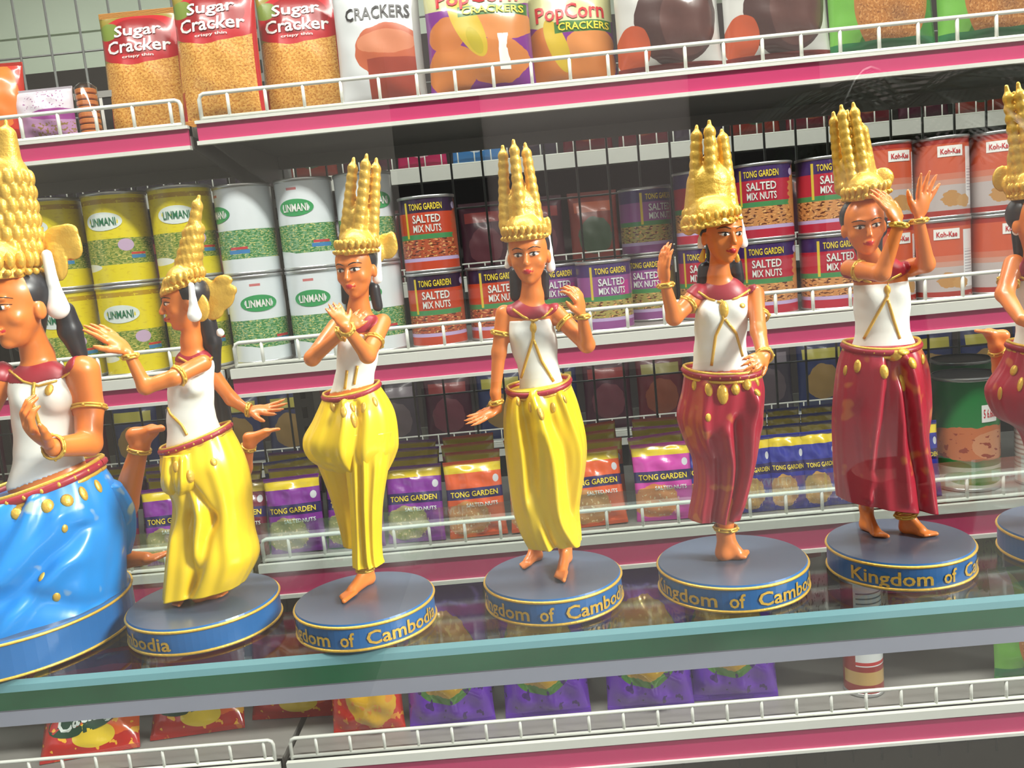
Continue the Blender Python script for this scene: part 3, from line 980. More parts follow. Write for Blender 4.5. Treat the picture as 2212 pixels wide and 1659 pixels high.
            for k in range(NS):
                k2 = (k + 1) % NS
                Fc.append((i0, b0 + k, b0 + k2)); Fc.append((i0 + 1, b0 + (NR - 1) * NS + k2, b0 + (NR - 1) * NS + k))
        o = mesh_obj(name, V, Fc, mat, s.root, True)
        s.skirt = o; s.bvs = bvh_of(o)
        return o
    def make_belt(s, a, b, half, ratio=.78, mm=0, sag=6, mats=None, name='belt'):
        """sash round the waist from picture point a to b"""
        A, B = s.P(*a, mm), s.P(*b, mm); c, hx = (A + B) / 2, (B - A) / 2
        up = nv(Vector((0, 0, 1))); dp = hx.length * ratio; n = 48
        t = MB()
        for (z, rad, mi) in ((half * .75, .30, 1), (half * .1, .62, 0), (-half * .75, .34, 1)):
            pts = []
            for k in range(n + 1):
                th = 2 * math.pi * k / n
                sg = -s.r(sag) * max(0, math.sin(th)) ** 1
                pts.append(c + hx * math.cos(th) * 1.02 - Vector((0, 1, 0)) * dp * math.sin(th) * 1.04 + up * (s.r(z) + sg))
            t.tube(pts, s.r(half * rad), 8, mi, cap=False)
        t.build(name, None, s.root, True, [red_m, gold_m])
        for k in range(13):
            th = math.pi * (k + .5) / 13
            p = c + hx * math.cos(th) * 1.05 - Vector((0, 1, 0)) * dp * math.sin(th) * 1.09 + up * (s.r(half * .1) - s.r(sag) * math.sin(th))
            MB().ell(p, (s.r(half * .36),) * 3, None, 8).build('belt_bead', gold_m, s.root, True)

    # ---- crown
    def make_crown(s, sp):
        P, r = s.P, s.r
        tips = sp['tips']; bl, br = sp['base']
        A, B = P(*bl), P(*br); c = (A + B) / 2; hw = (B - A).length / 2
        pts = [P(t[0], t[1], t[2]) for t in tips] + [A, B]
        pts += [P(*w) for w in sp.get('wing_ext', [])]
        Fd = s.field(pts, hw + 0.009, 0.00048)
        top = sum((P(*t[:3]) for t in tips), Vector()) / len(tips)
        ax = top - c; xd = nv(B - A)
        mid = c + ax * sp.get('solid', .45)
        hh = s.hf[4]
        cc = Vector((c.x, s.hf[0].y + hh * .02, c.z))
        lw = max(hw, hh * .75)
        X, Y, Z = Fd.grid()
        Fd.cap(cc - ax * .05, cc + ax * .07, lw * 1.0, lw * .86, .001, .86)
        Fd.F = np.where(Z + 0 * X + 0 * Y < c.z - hh * .06 - (X - c.x) * (-(B - A).z / max(1e-6, (B - A).x)) , 1.0, Fd.F).astype(np.float32)
        Fd.cap(c + ax * .15, mid, hw * .93, hw * sp.get('mid', .74), .001, 1.1)
        Fd.cap(mid, c + ax * (sp.get('solid', .45) + .25), hw * sp.get('mid', .74) * .8, hw * .3, .001, 1.2)
        nb = sp.get('beads', 9)
        for t in tips:
            T = P(*t[:3])
            off = (T - top)
            b = c + ax * .12 + xd * xd.dot(off) * 1.25
            if len(t) > 3: b = P(t[3], to_px(b)[1], t[2])
            b = Vector((b.x, T.y - hw * .3 * (1 if T.y <= c.y else -1), b.z))
            L = T - b
            for k in range(nb):
                f = (k + .5) / (nb + .7)
                rad = r(sp.get('bead', 11)) * (1 - .26 * f)
                Fd.ell(b + L * f, (rad, rad, rad * 1.25), None, .0004)
            Fd.cap(b + L * .2, T, r(sp.get('bead', 11)) * .66, r(3.2), .0004)
            Fd.cap(b + L * .78, T, r(9), r(3.6), .0004)
        # diadem: a band with a ring of leaf points
        sol, md = sp.get('solid', .45), sp.get('mid', .74)
        for ring_, f in enumerate(sp.get('rings', (.02, .10, .17))):
            m_ = 1.03 if ring_ == 0 else (1.0 + (md - 1.0) * min(1, f / sol)) * 1.0
            n_ = max(8, int(22 * m_))
            for k in range(n_):
                th = 2 * math.pi * (k + .5 * (ring_ % 2)) / n_
                p = (cc if ring_ < 2 else c) + ax * f + xd * (lw if ring_ < 2 else hw) * m_ * math.cos(th) + Vector((0, -1, 0)) * (lw * 1.16 if ring_ < 2 else hw * .9) * m_ * math.sin(th)
                q = r((4.6 if ring_ == 0 else 6.0)) * sp.get('tab', 1.0)
                Fd.ell(p, (q, q * .8, q * (1.0 if ring_ == 0 else 1.7)), None, .0004)
        for w in sp.get('wings', []):                     # leaf-shaped side pieces: outline of blobs (px, py, mm, rx, rz)
            Fd.ell(P(*w[:3]), (r(w[3]), r(w[5] if len(w) > 5 else 7), r(w[4])), None, .0006)
        s.crown = Fd.build('crown', gold_m, s.root, 1)
        s.bvg = bvh_of(s.crown)
    def ear(s, top, bot, w0, w1, mm0=0, mm1=0, name='ear_flower', mat=None):
        Fd = s.field([s.P(*top, mm0), s.P(*bot, mm1)], s.r(w1) + 0.002, 0.0005)
        a, b = s.P(*top, mm0), s.P(*bot, mm1)
        Fd.cap(a, a + (b - a) * .55, s.r(w0), s.r(w0 * 1.15), .0006)
        Fd.cap(a + (b - a) * .5, b, s.r(w0 * 1.1), s.r(w1), .001, 1.5)
        Fd.build(name, mat or pearl_m, s.root, 1)
    def make_hair(s, lst, ext=0.004):
        pts = [s.P(*q[:3]) for ch in lst for q in ch]
        Fd = s.field(pts, max(s.r(q[3]) for ch in lst for q in ch) + ext, 0.0006)
        for ch in lst:
            for a, b in zip(ch[:-1], ch[1:]): Fd.cap(s.P(*a[:3]), s.P(*b[:3]), s.r(a[3]), s.r(b[3]), .0012)
        hc, ax, fy, up, hh = s.hf
        Fd2 = Field(np.minimum(Fd.lo, np.array(hc) - hh * 1.1), np.maximum(Fd.lo + Fd.n * Fd.vox, np.array(hc) + hh * 1.1), 0.0006)
        for ch in lst:
            for a, b in zip(ch[:-1], ch[1:]): Fd2.cap(s.P(*a[:3]), s.P(*b[:3]), s.r(a[3]), s.r(b[3]), .0012)
        Fd2.ell(hc + hh * (-.24 * fy + .30 * up), (hh * .745, hh * .80, hh * .72), [tuple(ax), tuple(fy), tuple(up)], .001)
        Fd = Fd2
        s.hair = Fd.build('hair', hair_m, s.root, 1)
    def headband(s, pts, rad=3.0):
        s.piping(pts, rad, hair_m, 'hairline', [s.bv, s.bvg])
def r_list(n, a, b): return [a + (b - a) * math.sin(math.pi * k / (n - 1)) for k in range(n)]

def words(phi): return [('Kingdom', phi, phi + 1.09), ('of', phi + 1.24, phi + 1.44), ('Cambodia', phi + 1.6, phi + 2.85)]
def build_fig(sp):
    f = Fig(sp['label'], *sp['pos'], base_h=sp.get('base_h', BASE_H), text=words(sp['phi']) if 'phi' in sp else None)
    f.sp = sp
    f.make_body(sp)
    f.make_crown(sp['crown'])
    f.make_bodice(*sp['bodice'])
    f.make_collar(*sp['collar'])
    f.make_skirt(sp['skirt'], cloth[sp['cloth']])
    f.make_belt(*sp['belt'][:3], sag=sp['belt'][3], ratio=sp.get('belt_ratio', .78))
    for e in sp.get('ears', []): f.ear(*e)
    f.make_hair(sp['hair'])
    tr = [f.bvb, f.bvc, f.bv]
    for pl in sp.get('piping', []): f.piping(pl, sp.get('pipe_r', 3.3), gold_m, trees=tr)
    for pl in sp.get('collar_trim', []): f.piping(pl, 2.8, gold_m, 'collar_trim', [f.bvc, f.bvb, f.bv])
    f.studs(sp.get('brooch', []), [f.bvc, f.bvb, f.bv], name='brooch')
    f.studs(sp.get('drops', []), [f.bvs])
    for b in sp.get('rings', []): f.band(*b)
    return f

FIGS = []
# ---- yellow skirt, one hand raised, one held low
FIGS.append(dict(label='yellow-skirted dancer figurine standing with one hand raised, the other hanging low', pos=(1193, 1238, 147), phi=-1.46, cloth='yellow',
    extent=[(985, 600), (1300, 590), (1143, 480, 8), (1100, 1260), (1260, 1260), (1143, 700, 18), (1143, 700, -12)],
    head=(1142, 551, 4), hs=59, look=(-8, 4, 0), neck=(1150, 640, 0),
    torso=[(1143, 694, 48), (1154, 745, 45), (1165, 805, 39), (1172, 850, 50)],
    bust=[(1124, 722, 6.5, 19), (1168, 722, 6.5, 19)],
    limbs=[[(1090, 678, 0, 19), (1078, 761, 2, 15), (1070, 850, 4, 10.5), (1076, 884, 4, 9.5)], [(1200, 676, 0, 19), (1268, 745, 4, 16), (1258, 686, 12, 10.5)]],
    hands=[dict(wrist=(1074, 884, 4), tip=(1008, 916, 8), back=(0.2, -.3, 1), L=76, curl=-.08, thumb=-1),
           dict(wrist=(1257, 680, 12), tip=(1240, 600, 15), back=(1, -.7, .1), L=82, curl=.55, thumb=1, spread=.05)],
    feet=[dict(knee=(1160, 1090, 0, 18), ankle=(1155, 1180), heel=(1162, 1207), toe=(1124, 1228), w=18),
          dict(knee=(1205, 1090, 0, 18), ankle=(1221, 1186), heel=(1224, 1212), toe=(1207, 1258), w=20)],
    crown=dict(base=((1090, 521), (1178, 513)), tips=[(1086, 316, 0, 1092), (1109, 304, 3, 1127), (1134, 311, 0, 1163), (1113, 330, -6, 1128)], solid=.36, mid=.86, wings=[(1178, 494, 0, 13, 22), (1184, 482, 0, 6, 14)], bead=14, beads=9),
    bodice=(((1095, 692), (1206, 684)), ((1098, 846), (1230, 822))), collar=((1149, 666), 56, 24, 0),
    skirt=[([(1099, 842, 1228, 820), (1088, 890, 1250, 880, .78), (1090, 965, 1266, 970, .8), (1105, 1089, 1251, 1085, .8), (1122, 1148, 1254, 1138, .8), (1138, 1180, 1256, 1166, .76)],
            [(.40, .08, .88, 1.0, .075, 11), (.30, .25, .52, 1.0, .055, -8), (.62, .25, .95, .75, .06, -6), (.16, .1, .22, .55, .05, 7), (.24, .08, .30, .5, .035, -5), (.42, .3, .40, 1.0, .05, 5), (.80, .1, .97, .55, .05, 6)], (.022, 9, 2.0))],
    belt=((1098, 843), (1229, 820), 10, 12),
    ears=[((1182, 497), (1190, 578), 5.5, 10, 0, 0), ((1100, 540), (1096, 574), 4.5, 7, 0, 0)],
    hair=[[(1114, 590, -4, 14), (1117, 638, -3, 15)], [(1176, 590, -4, 10), (1178, 640, -4, 9)], [(1142, 548, -5, 36), (1144, 600, -6, 26)]],
    band=[(1108, 548), (1113, 530), (1140, 521), (1163, 526), (1175, 545)],
    piping=[[(1150, 690), (1152, 730), (1138, 775), (1126, 816)], [(1153, 735), (1170, 780), (1196, 824)]], collar_trim=[[(1108, 668), (1130, 684), (1152, 694), (1176, 684), (1194, 666)]],
    brooch=[(1152, 708, 7, 12)], drops=[(1120, 868, 6, 10), (1145, 880, 6, 11), (1168, 892, 8, 16), (1195, 880, 6, 11), (1220, 862, 6, 10)],
    rings=[((1070, 862, 4), (1074, 876, 4), 14), ((1258, 690, 12), (1257, 678, 12), 14), ((1212, 690, 1), (1226, 703, 2), 20), ((1084, 712, 1), (1082, 726, 1), 20)]))
# ---- yellow skirt, arms crossed, balancing on one leg
FIGS.append(dict(label='yellow-trousered dancer figurine with arms crossed over the chest, standing on one leg', pos=(787, 1288, 149), phi=-1.42, cloth='yellow',
    extent=[(650, 640), (870, 640), (768, 520, 8), (720, 1310), (800, 1310), (770, 700, 34), (770, 700, -12)],
    head=(768, 582, 4), hs=57, look=(-14, 6, 0), neck=(775, 668, 0),
    torso=[(778, 714, 43), (772, 770, 39), (764, 830, 38), (760, 866, 50)],
    bust=[(756, 745, 6, 17), (796, 745, 6, 17)],
    limbs=[[(826, 696, 0, 18), (794, 768, 16, 15.5), (748, 708, 24, 10.5)], [(726, 704, 0, 17), (674, 774, 14, 15), (738, 720, 17, 10.5)]],
    hands=[dict(wrist=(747, 706, 24), tip=(724, 668, 21), back=(.3, -1, .3), L=66, curl=.12, thumb=-1, spread=.06),
           dict(wrist=(740, 718, 17), tip=(790, 676, 14), back=(0, -1, .2), L=66, curl=.12, thumb=1, spread=.06)],
    feet=[dict(knee=(788, 1130, 0, 18), ankle=(792, 1226), heel=(798, 1258), toe=(733, 1302), w=22)],
    crown=dict(base=((736, 549), (812, 545)), tips=[(764, 343, 0, 748), (792, 335, 3, 776), (813, 344, 0, 806), (790, 350, -6, 778)], solid=.36, mid=.88, wings=[(835, 532, -3, 24, 27), (846, 516, -3, 10, 16), (818, 545, -2, 12, 22)], bead=14, beads=9),
    bodice=(((722, 722), (836, 716)), ((702, 852), (818, 826))), collar=((777, 700), 50, 21, 0),
    skirt=[([(699, 858, 818, 830), (678, 905, 850, 885, .8), (656, 948, 859, 952, .8), (668, 985, 852, 985, .75), (704, 1012, 838, 1016, .6)],
            [(.30, .15, .25, .8, .07, -5), (.45, .1, .5, .9, .05, 7), (.62, .15, .6, 1, .05, -6), (.75, .2, .72, .9, .06, 5)], (.02, 9, 1.5)),
           ([(738, 930, 848, 930, .8, 4), (746, 1010, 839, 1005, .8, 5), (755, 1090, 827, 1085, .9, 4), (760, 1160, 824, 1155, .9, 2), (761, 1205, 826, 1198, .9, 1), (762, 1222, 830, 1214, .9, 1)],
            [(.30, .0, .25, 1, .06, 4), (.50, .1, .62, 1, .05, 5), (.42, .2, .5, 1, .04, -4), (.75, .2, .8, 1, .05, 3)], (.02, 7, 1)),
           ([(660, 945, 765, 955, .7, 2), (688, 1008, 782, 1018, .7, -5), (712, 1070, 790, 1080, .7, -11), (733, 1140, 788, 1150, .7, -15), (742, 1180, 776, 1184, .7, -16)], [], (.02, 6, 1))],
    belt=((701, 856), (818, 831), 9, 9),
    ears=[((818, 536), (815, 602), 5.5, 11, 1, 1)],
    hair=[[(808, 622, -4, 12), (816, 662, -4, 11)], [(744, 610, -5, 8), (746, 650, -5, 8)], [(770, 578, -5, 35), (774, 630, -6, 24)]],
    band=[(738, 578), (742, 560), (768, 550), (790, 554), (800, 574)],
    piping=[[(772, 790), (765, 830)], [(750, 800), (745, 840)]], collar_trim=[[(740, 706), (760, 716), (778, 722), (800, 716), (820, 702)]],
    drops=[(720, 880, 6, 11), (742, 890, 7, 12), (762, 880, 6, 11), (785, 880, 7, 12), (810, 868, 6, 11), (765, 908, 8, 16)],
    rings=[((752, 713, 23), (749, 709, 24), 13.5), ((733, 723, 17), (738, 720, 17), 13), ((788, 1224, 1), (789, 1232, 1), 19, 'anklet'), ((810, 732, 8), (806, 742, 10), 19)]))
# ---- yellow skirt, seen from the side
FIGS.append(dict(label='yellow-skirted dancer figurine in profile with arms flung wide and a foot raised behind', pos=(440, 1294, 158), phi=-2.95, cloth='yellow',
    extent=[(180, 680), (640, 880), (395, 600, 12), (380, 1320), (500, 1320), (400, 700, 26), (400, 700, -28)],
    head=(398, 654, 2), hs=55, look=(-66, 4, 0), neck=(414, 738, 0),
    torso=[(420, 792, 40), (412, 850, 44), (414, 910, 48), (424, 955, 62)],
    bust=[(388, 826, 6, 18), (420, 836, 9, 18)],
    limbs=[[(438, 784, 6, 18), (378, 815, 14, 16), (314, 836, 16, 15), (279, 765, 18, 10.5)], [(452, 800, -6, 17), (500, 862, -9, 14), (535, 886, -9, 10)],
           [(505, 1085, -20, 22), (528, 1010, -22, 17)]],
    hands=[dict(wrist=(277, 760, 18), tip=(200, 700, 18), back=(.5, -.3, 1), L=98, curl=.10, thumb=1, spread=.08),
           dict(wrist=(537, 886, -9), tip=(610, 884, -9), back=(.2, -.4, 1), L=84, curl=-.1, thumb=-1, spread=.3)],
    feet=[dict(knee=(392, 1210, 0, 17), ankle=(390, 1266), heel=(398, 1290), toe=(378, 1312), w=17),
          dict(knee=(440, 1210, 0, 17), ankle=(436, 1262), heel=(428, 1298), toe=(492, 1284), w=17),
          dict(knee=(528, 1010, -22, 17), ankle=(538, 962), heel=(534, 938), toe=(604, 922), w=17, air=-20)],
    crown=dict(base=((369, 634), (428, 612)), tips=[(430, 424, 0, 404)], solid=.62, mid=.60, rings=(.02, .12, .22, .32, .42, .52, .62), bead=15, beads=9, tab=1.1,
               wings=[(468, 640, 0, 38, 32), (497, 627, 0, 15, 12), (455, 672, 0, 28, 20), (444, 636, 0, 24, 36), (482, 606, 0, 20, 12), (432, 664, 5, 20, 30)], wing_ext=[(515, 640), (450, 700)]),
    bodice=(((376, 796), (470, 776)), ((350, 972), (494, 920))), collar=((420, 764), 46, 20, 0),
    skirt=[([(351, 972, 497, 925, .8), (350, 1010, 526, 985, .85), (364, 1050, 540, 1040, .85), (376, 1090, 543, 1090, .8), (372, 1145, 547, 1140, .8), (364, 1205, 556, 1198, .8), (356, 1284, 528, 1256, .75)],
            [(.36, .25, .30, .55, .06, -6), (.30, .55, .42, .92, .05, -9), (.42, .25, .62, .55, .05, -8), (.62, .55, .42, .95, .055, -9), (.48, .5, .45, .75, .08, 8), (.12, .7, .14, 1, .08, 9), (.75, .2, .8, .9, .08, 5)], (.02, 8, 2)),
           ([(354, 985, 424, 975, .7, 10), (349, 1030, 428, 1028, .7, 12), (352, 1056, 424, 1052, .6, 11), (364, 1068, 412, 1064, .5, 9)], [(.35, .1, .4, 1, .08, -5), (.7, .1, .65, 1, .08, 5)], (.03, 7, 1))],
    belt=((352, 972), (494, 921), 10, 6),
    ears=[((413, 616), (420, 680), 6, 15, 11, 11), ((475, 716), (476, 719), 6, 8, 4, 4, 'hair_flower')],
    hair=[[(448, 694, -2, 18), (458, 740, -3, 19), (464, 796, -6, 13)], [(410, 650, -2, 40), (424, 690, -3, 24)], [(472, 840, -14, 14), (486, 915, -14, 17)]],
    piping=[[(356, 862), (368, 894), (392, 918), (404, 940)]], collar_trim=[[(386, 772), (404, 782), (424, 786), (446, 782), (458, 772)]],
    drops=[(462, 998, 7, 9), (412, 1028, 9, 14), (380, 1008, 7, 12)],
    rings=[((283, 775, 18), (280, 764, 18), 14.5), ((392, 808, 12), (380, 814, 14), 19.5), ((533, 885, -9), (541, 886, -9), 13.5), ((536, 972, -21), (538, 960, -20), 15, 'anklet')]))
# ---- blue skirt, kneeling, larger
FIGS.append(dict(label='large blue-skirted dancer figurine kneeling on a blue base with one foot raised behind', pos=(18, 1302, 247), base_h=.0155, cloth='blue', pipe_r=4,
    extent=[(-80, 700), (370, 900), (30, 560, 16), (-80, 1240), (370, 1240), (100, 800, 34), (100, 800, -24)],
    head=(36, 664, 6), hs=82, look=(-20, 3, 0), neck=(82, 768, -2),
    torso=[(92, 846, 68), (96, 905, 62), (104, 985, 66), (110, 1040, 88)],
    bust=[(66, 866, 9, 30), (122, 862, 9, 30)],
    limbs=[[(180, 802, 0, 33), (192, 880, 0, 29), (192, 958, 6, 26), (118, 966, 24, 19)], [(-4, 815, 0, 33), (-44, 905, 0, 28), (-64, 1000, 10, 22)],
           [(236, 1160, -12, 36), (268, 1090, -14, 30)]],
    hands=[dict(wrist=(112, 966, 25), tip=(52, 915, 31), back=(-.7, -.6, -.5), L=128, curl=.55, thumb=-1, spread=.05)],
    feet=[dict(knee=(268, 1090, -14, 30), ankle=(302, 965), heel=(288, 928), toe=(356, 918), w=28, air=-14),
          dict(knee=(200, 1190, -14, 30), ankle=(240, 1196), heel=(262, 1228), toe=(362, 1203), w=27, air=-16)],
    crown=dict(base=((-42, 606), (92, 592)), tips=[(13, 262, 0, 22)], solid=.66, mid=.62, rings=(.02, .1, .18, .27, .36, .45, .54, .63), bead=17, beads=10, tab=1.7,
               wings=[(132, 524, -3, 42, 36), (158, 536, -3, 20, 24), (122, 566, -2, 24, 40), (146, 500, -3, 22, 16)], wing_ext=[(185, 500), (150, 610)]),
    bodice=(((20, 818), (166, 802)), ((0, 1066), (196, 992))), collar=((84, 792), 92, 34, 0),
    skirt=[([(-50, 1085, 210, 1004, .8), (-86, 1125, 246, 1070, .85), (-118, 1180, 262, 1140, .88), (-150, 1260, 258, 1215, .9), (-176, 1345, 256, 1282, .9)],
            [(.70, .1, .50, .9, .05, 9), (.60, .1, .40, .9, .04, -8), (.82, .25, .62, .62, .05, 8), (.9, .4, .66, .75, .05, -9), (.85, .6, .6, 1, .06, 9), (.45, .1, .30, .9, .05, 8), (.75, .75, .95, .95, .05, -7)], (.016, 9, 2)),
           ([(190, 1030, 262, 1050, .8, -4), (205, 1090, 288, 1095, .85, -8), (215, 1150, 292, 1150, .85, -10), (222, 1205, 282, 1195, .8, -10)], [], (.02, 7, 1))],
    belt=((-48, 1083), (211, 1004), 16, 12),
    ears=[((101, 550), (125, 664), 10, 24, 3, 3)],
    hair=[[(140, 672, -2, 20), (152, 715, -3, 24), (172, 764, -5, 16)], [(40, 655, -4, 62), (60, 730, -6, 34)]],
    band=[(4, 600), (30, 598), (60, 608), (82, 628), (92, 650)],
    piping=[[(74, 826), (70, 870), (90, 930)]], collar_trim=[[(20, 800), (50, 824), (84, 834), (120, 824), (158, 800)]],
    brooch=[(106, 842, 9, 14)],
    drops=[(39, 1109, 14, 14), (102, 1093, 13, 15), (145, 1081, 13, 14), (180, 1066, 9, 16), (212, 1050, 8, 15), (140, 1142, 7, 9), (90, 1246, 6, 10), (122, 1290, 8, 12)],
    rings=[((122, 966, 23), (110, 966, 26), 24, 'bracelet'), ((192, 872, 0), (192, 888, 1), 34), ((300, 978, -14), (302, 966, -14), 24, 'anklet')]))
# ---- red skirt, balancing on one leg
FIGS.append(dict(label='red-skirted dancer figurine on one foot with a raised hand and slate grey base top', pos=(1580, 1206, 158), phi=-1.5, cloth='red',
    extent=[(1415, 520), (1690, 620), (1562, 450, 8), (1550, 1225), (1630, 1225), (1560, 650, 42), (1560, 650, -12)],
    head=(1561, 508, 4), hs=58, look=(16, 5, 3), neck=(1553, 598, 0),
    torso=[(1563, 650, 50), (1557, 702, 51), (1555, 762, 51), (1560, 812, 66)],
    bust=[(1530, 676, 7, 21), (1590, 674, 7, 21)],
    limbs=[[(1508, 634, 0, 19), (1456, 686, 6, 16), (1438, 618, 12, 11)], [(1632, 634, 0, 18), (1638, 716, 10, 15.5), (1650, 770, 20, 13)]],
    hands=[dict(wrist=(1437, 612, 12), tip=(1432, 540, 13), back=(-1, -.4, .1), L=84, curl=.22, thumb=1, spread=.06),
           dict(wrist=(1652, 772, 20), tip=(1604, 792, 34), back=(.3, -1, .5), L=74, curl=.35, thumb=1, spread=.05)],
    feet=[dict(knee=(1568, 1080, 2, 20), ankle=(1567, 1152), heel=(1563, 1206), toe=(1617, 1202), w=26)],
    crown=dict(base=((1474, 498), (1592, 476)), tips=[(1505, 273, 0, 1498), (1532, 262, 3, 1536), (1559, 281, 0, 1576), (1540, 300, -6, 1538)], solid=.42, mid=.84, wings=[(1488, 486, -2, 18, 22)], bead=16, beads=9),
    bodice=(((1498, 646), (1636, 636)), ((1486, 802), (1644, 790))), collar=((1557, 622), 72, 28, 0),
    skirt=[([(1480, 798, 1640, 796), (1474, 845, 1650, 840, .8), (1463, 900, 1645, 905, .8), (1478, 950, 1639, 955, .8), (1496, 992, 1632, 1000, .78), (1500, 1045, 1620, 1045, .78), (1491, 1098, 1606, 1096, .76), (1488, 1120, 1600, 1118, .72)],
            [(.62, .3, .70, 1, .05, -11), (.50, .35, .60, 1, .06, 8), (.3, .4, .42, 1, .05, -7), (.80, .2, .85, .8, .08, 9), (.2, .1, .3, .5, .06, 6), (.75, .12, .95, .3, .05, 6), (.12, .5, .18, 1, .06, 5)], (.02, 9, 2))],
    belt=((1480, 800), (1642, 796), 11, 10),
    ears=[((1596, 462), (1606, 526), 6, 10, 1, 1), ((1517, 506), (1514, 530), 6, 8, 1, 1), ((1590, 548), (1593, 562), 4, 6, 3, 3, 'earring', gold_m), ((1520, 540), (1516, 560), 4, 8, 1, 1, 'earring', gold_m)],
    hair=[[(1588, 570, -5, 14), (1594, 604, -5, 14)], [(1522, 580, -5, 14), (1518, 612, -5, 13)], [(1560, 505, -5, 36), (1554, 570, -6, 26)]],
    band=[(1527, 500), (1535, 482), (1560, 474), (1582, 478), (1592, 494)],
    piping=[[(1558, 640), (1562, 690), (1546, 725), (1537, 790)], [(1566, 690), (1590, 720), (1604, 770)]], collar_trim=[[(1508, 630), (1532, 646), (1558, 654), (1592, 644), (1620, 626)]],
    brooch=[(1564, 668, 10, 18), (1604, 660, 7, 6)],
    drops=[(1500, 832, 7, 11), (1531, 842, 9, 14), (1561, 852, 12, 21), (1589, 841, 10, 12), (1613, 829, 10, 14), (1634, 822, 7, 13), (1636, 848, 8, 9), (1530, 902, 7, 9)],
    rings=[((1439, 622, 12), (1437, 610, 12), 15), ((1648, 764, 18), (1653, 774, 21), 17), ((1640, 676, 3), (1640, 688, 5), 19), ((1490, 654, 2), (1482, 662, 3), 19), ((1568, 1136, 1), (1568, 1144, 1), 24, 'anklet')]))
# ---- red skirt, both hands beside the face
FIGS.append(dict(label='red-skirted dancer figurine with both hands lifted beside her face, two bare feet on the base', pos=(1942, 1166, 149), phi=-1.05, cloth='red',
    extent=[(1800, 400), (2030, 370), (1868, 420, 8), (1850, 1175), (2030, 1175), (1900, 600, 36), (1900, 600, -12)],
    head=(1866, 488, 6), hs=58, look=(-8, 8, -3), neck=(1880, 560, 1),
    torso=[(1902, 610, 54), (1905, 660, 54), (1906, 714, 51), (1908, 760, 70)],
    bust=[(1878, 636, 7, 21), (1936, 634, 7, 21)],
    limbs=[[(1836, 580, 2, 19), (1905, 590, 20, 16), (1940, 490, 24, 11)], [(1968, 578, 0, 19), (2000, 570, 10, 17), (1985, 480, 16, 11)]],
    hands=[dict(wrist=(1942, 482, 24), tip=(1898, 408, 21), back=(.6, -1, .5), L=86, curl=.14, thumb=-1, spread=.06),
           dict(wrist=(1983, 470, 16), tip=(2008, 384, 16), back=(.5, -1, 0), L=90, curl=-.06, thumb=1, spread=.22)],
    feet=[dict(knee=(1878, 1040, 0, 19), ankle=(1871, 1096), heel=(1870, 1142), toe=(1908, 1163), w=20),
          dict(knee=(1950, 1040, 2, 19), ankle=(1957, 1106), heel=(1957, 1148), toe=(2017, 1160), w=22)],
    crown=dict(base=((1822, 436), (1898, 420)), tips=[(1817, 229, 2, 1838), (1843, 224, 3, 1866), (1800, 244, -2, 1822), (1862, 268, -1, 1888), (1830, 240, -7, 1850)], solid=.36, mid=.92, wings=[(1907, 385, -2, 23, 22), (1896, 404, 0, 14, 18)], bead=14, beads=9),
    bodice=(((1838, 616), (1976, 602)), ((1828, 754), (1980, 742))), collar=((1888, 582), 70, 28, 0),
    skirt=[([(1825, 746, 1980, 738), (1811, 795, 2001, 788, .8), (1802, 890, 2009, 875, .82), (1803, 970, 2006, 940, .8), (1807, 1035, 2011, 1020, .78), (1811, 1073, 2012, 1096, .74)],
            [(.62, .12, .90, 1.0, .07, 11), (.56, .2, .80, 1.0, .045, -11), (.45, .12, .30, .7, .05, -7), (.35, .2, .22, .9, .05, 7), (.52, .3, .60, .9, .05, 6), (.88, .2, .97, .7, .05, -6), (.15, .4, .3, 1, .06, -6)], (.018, 9, 2))],
    belt=((1826, 748), (1981, 739), 11, 12),
    ears=[((1914, 442), (1917, 460), 6, 10, 4, 4)],
    hair=[[(1900, 452, -4, 16), (1903, 500, -5, 12)], [(1866, 484, -5, 37), (1878, 545, -6, 26)]],
    band=[(1830, 470), (1840, 450), (1862, 436), (1886, 438), (1900, 456)],
    piping=[[(1917, 606), (1917, 640), (1892, 684), (1866, 732)], [(1918, 648), (1930, 690), (1944, 732)]], collar_trim=[[(1846, 594), (1866, 606), (1890, 612), (1920, 606), (1946, 592)]],
    brooch=[(1917, 626, 7, 10)],
    drops=[(1852, 791, 8, 14), (1910, 803, 9, 15), (1949, 827, 10, 18), (1971, 784, 11, 13), (1993, 776, 7, 11), (1930, 768, 18, 12), (1952, 760, 14, 9), (1826, 800, 6, 11)],
    rings=[((1941, 492, 24), (1943, 480, 24), 15), ((1986, 484, 16), (1984, 470, 16), 15), ((1850, 583, 6), (1862, 585, 8), 20), ((1956, 1108, 0), (1957, 1116, 0), 21, 'anklet')]))
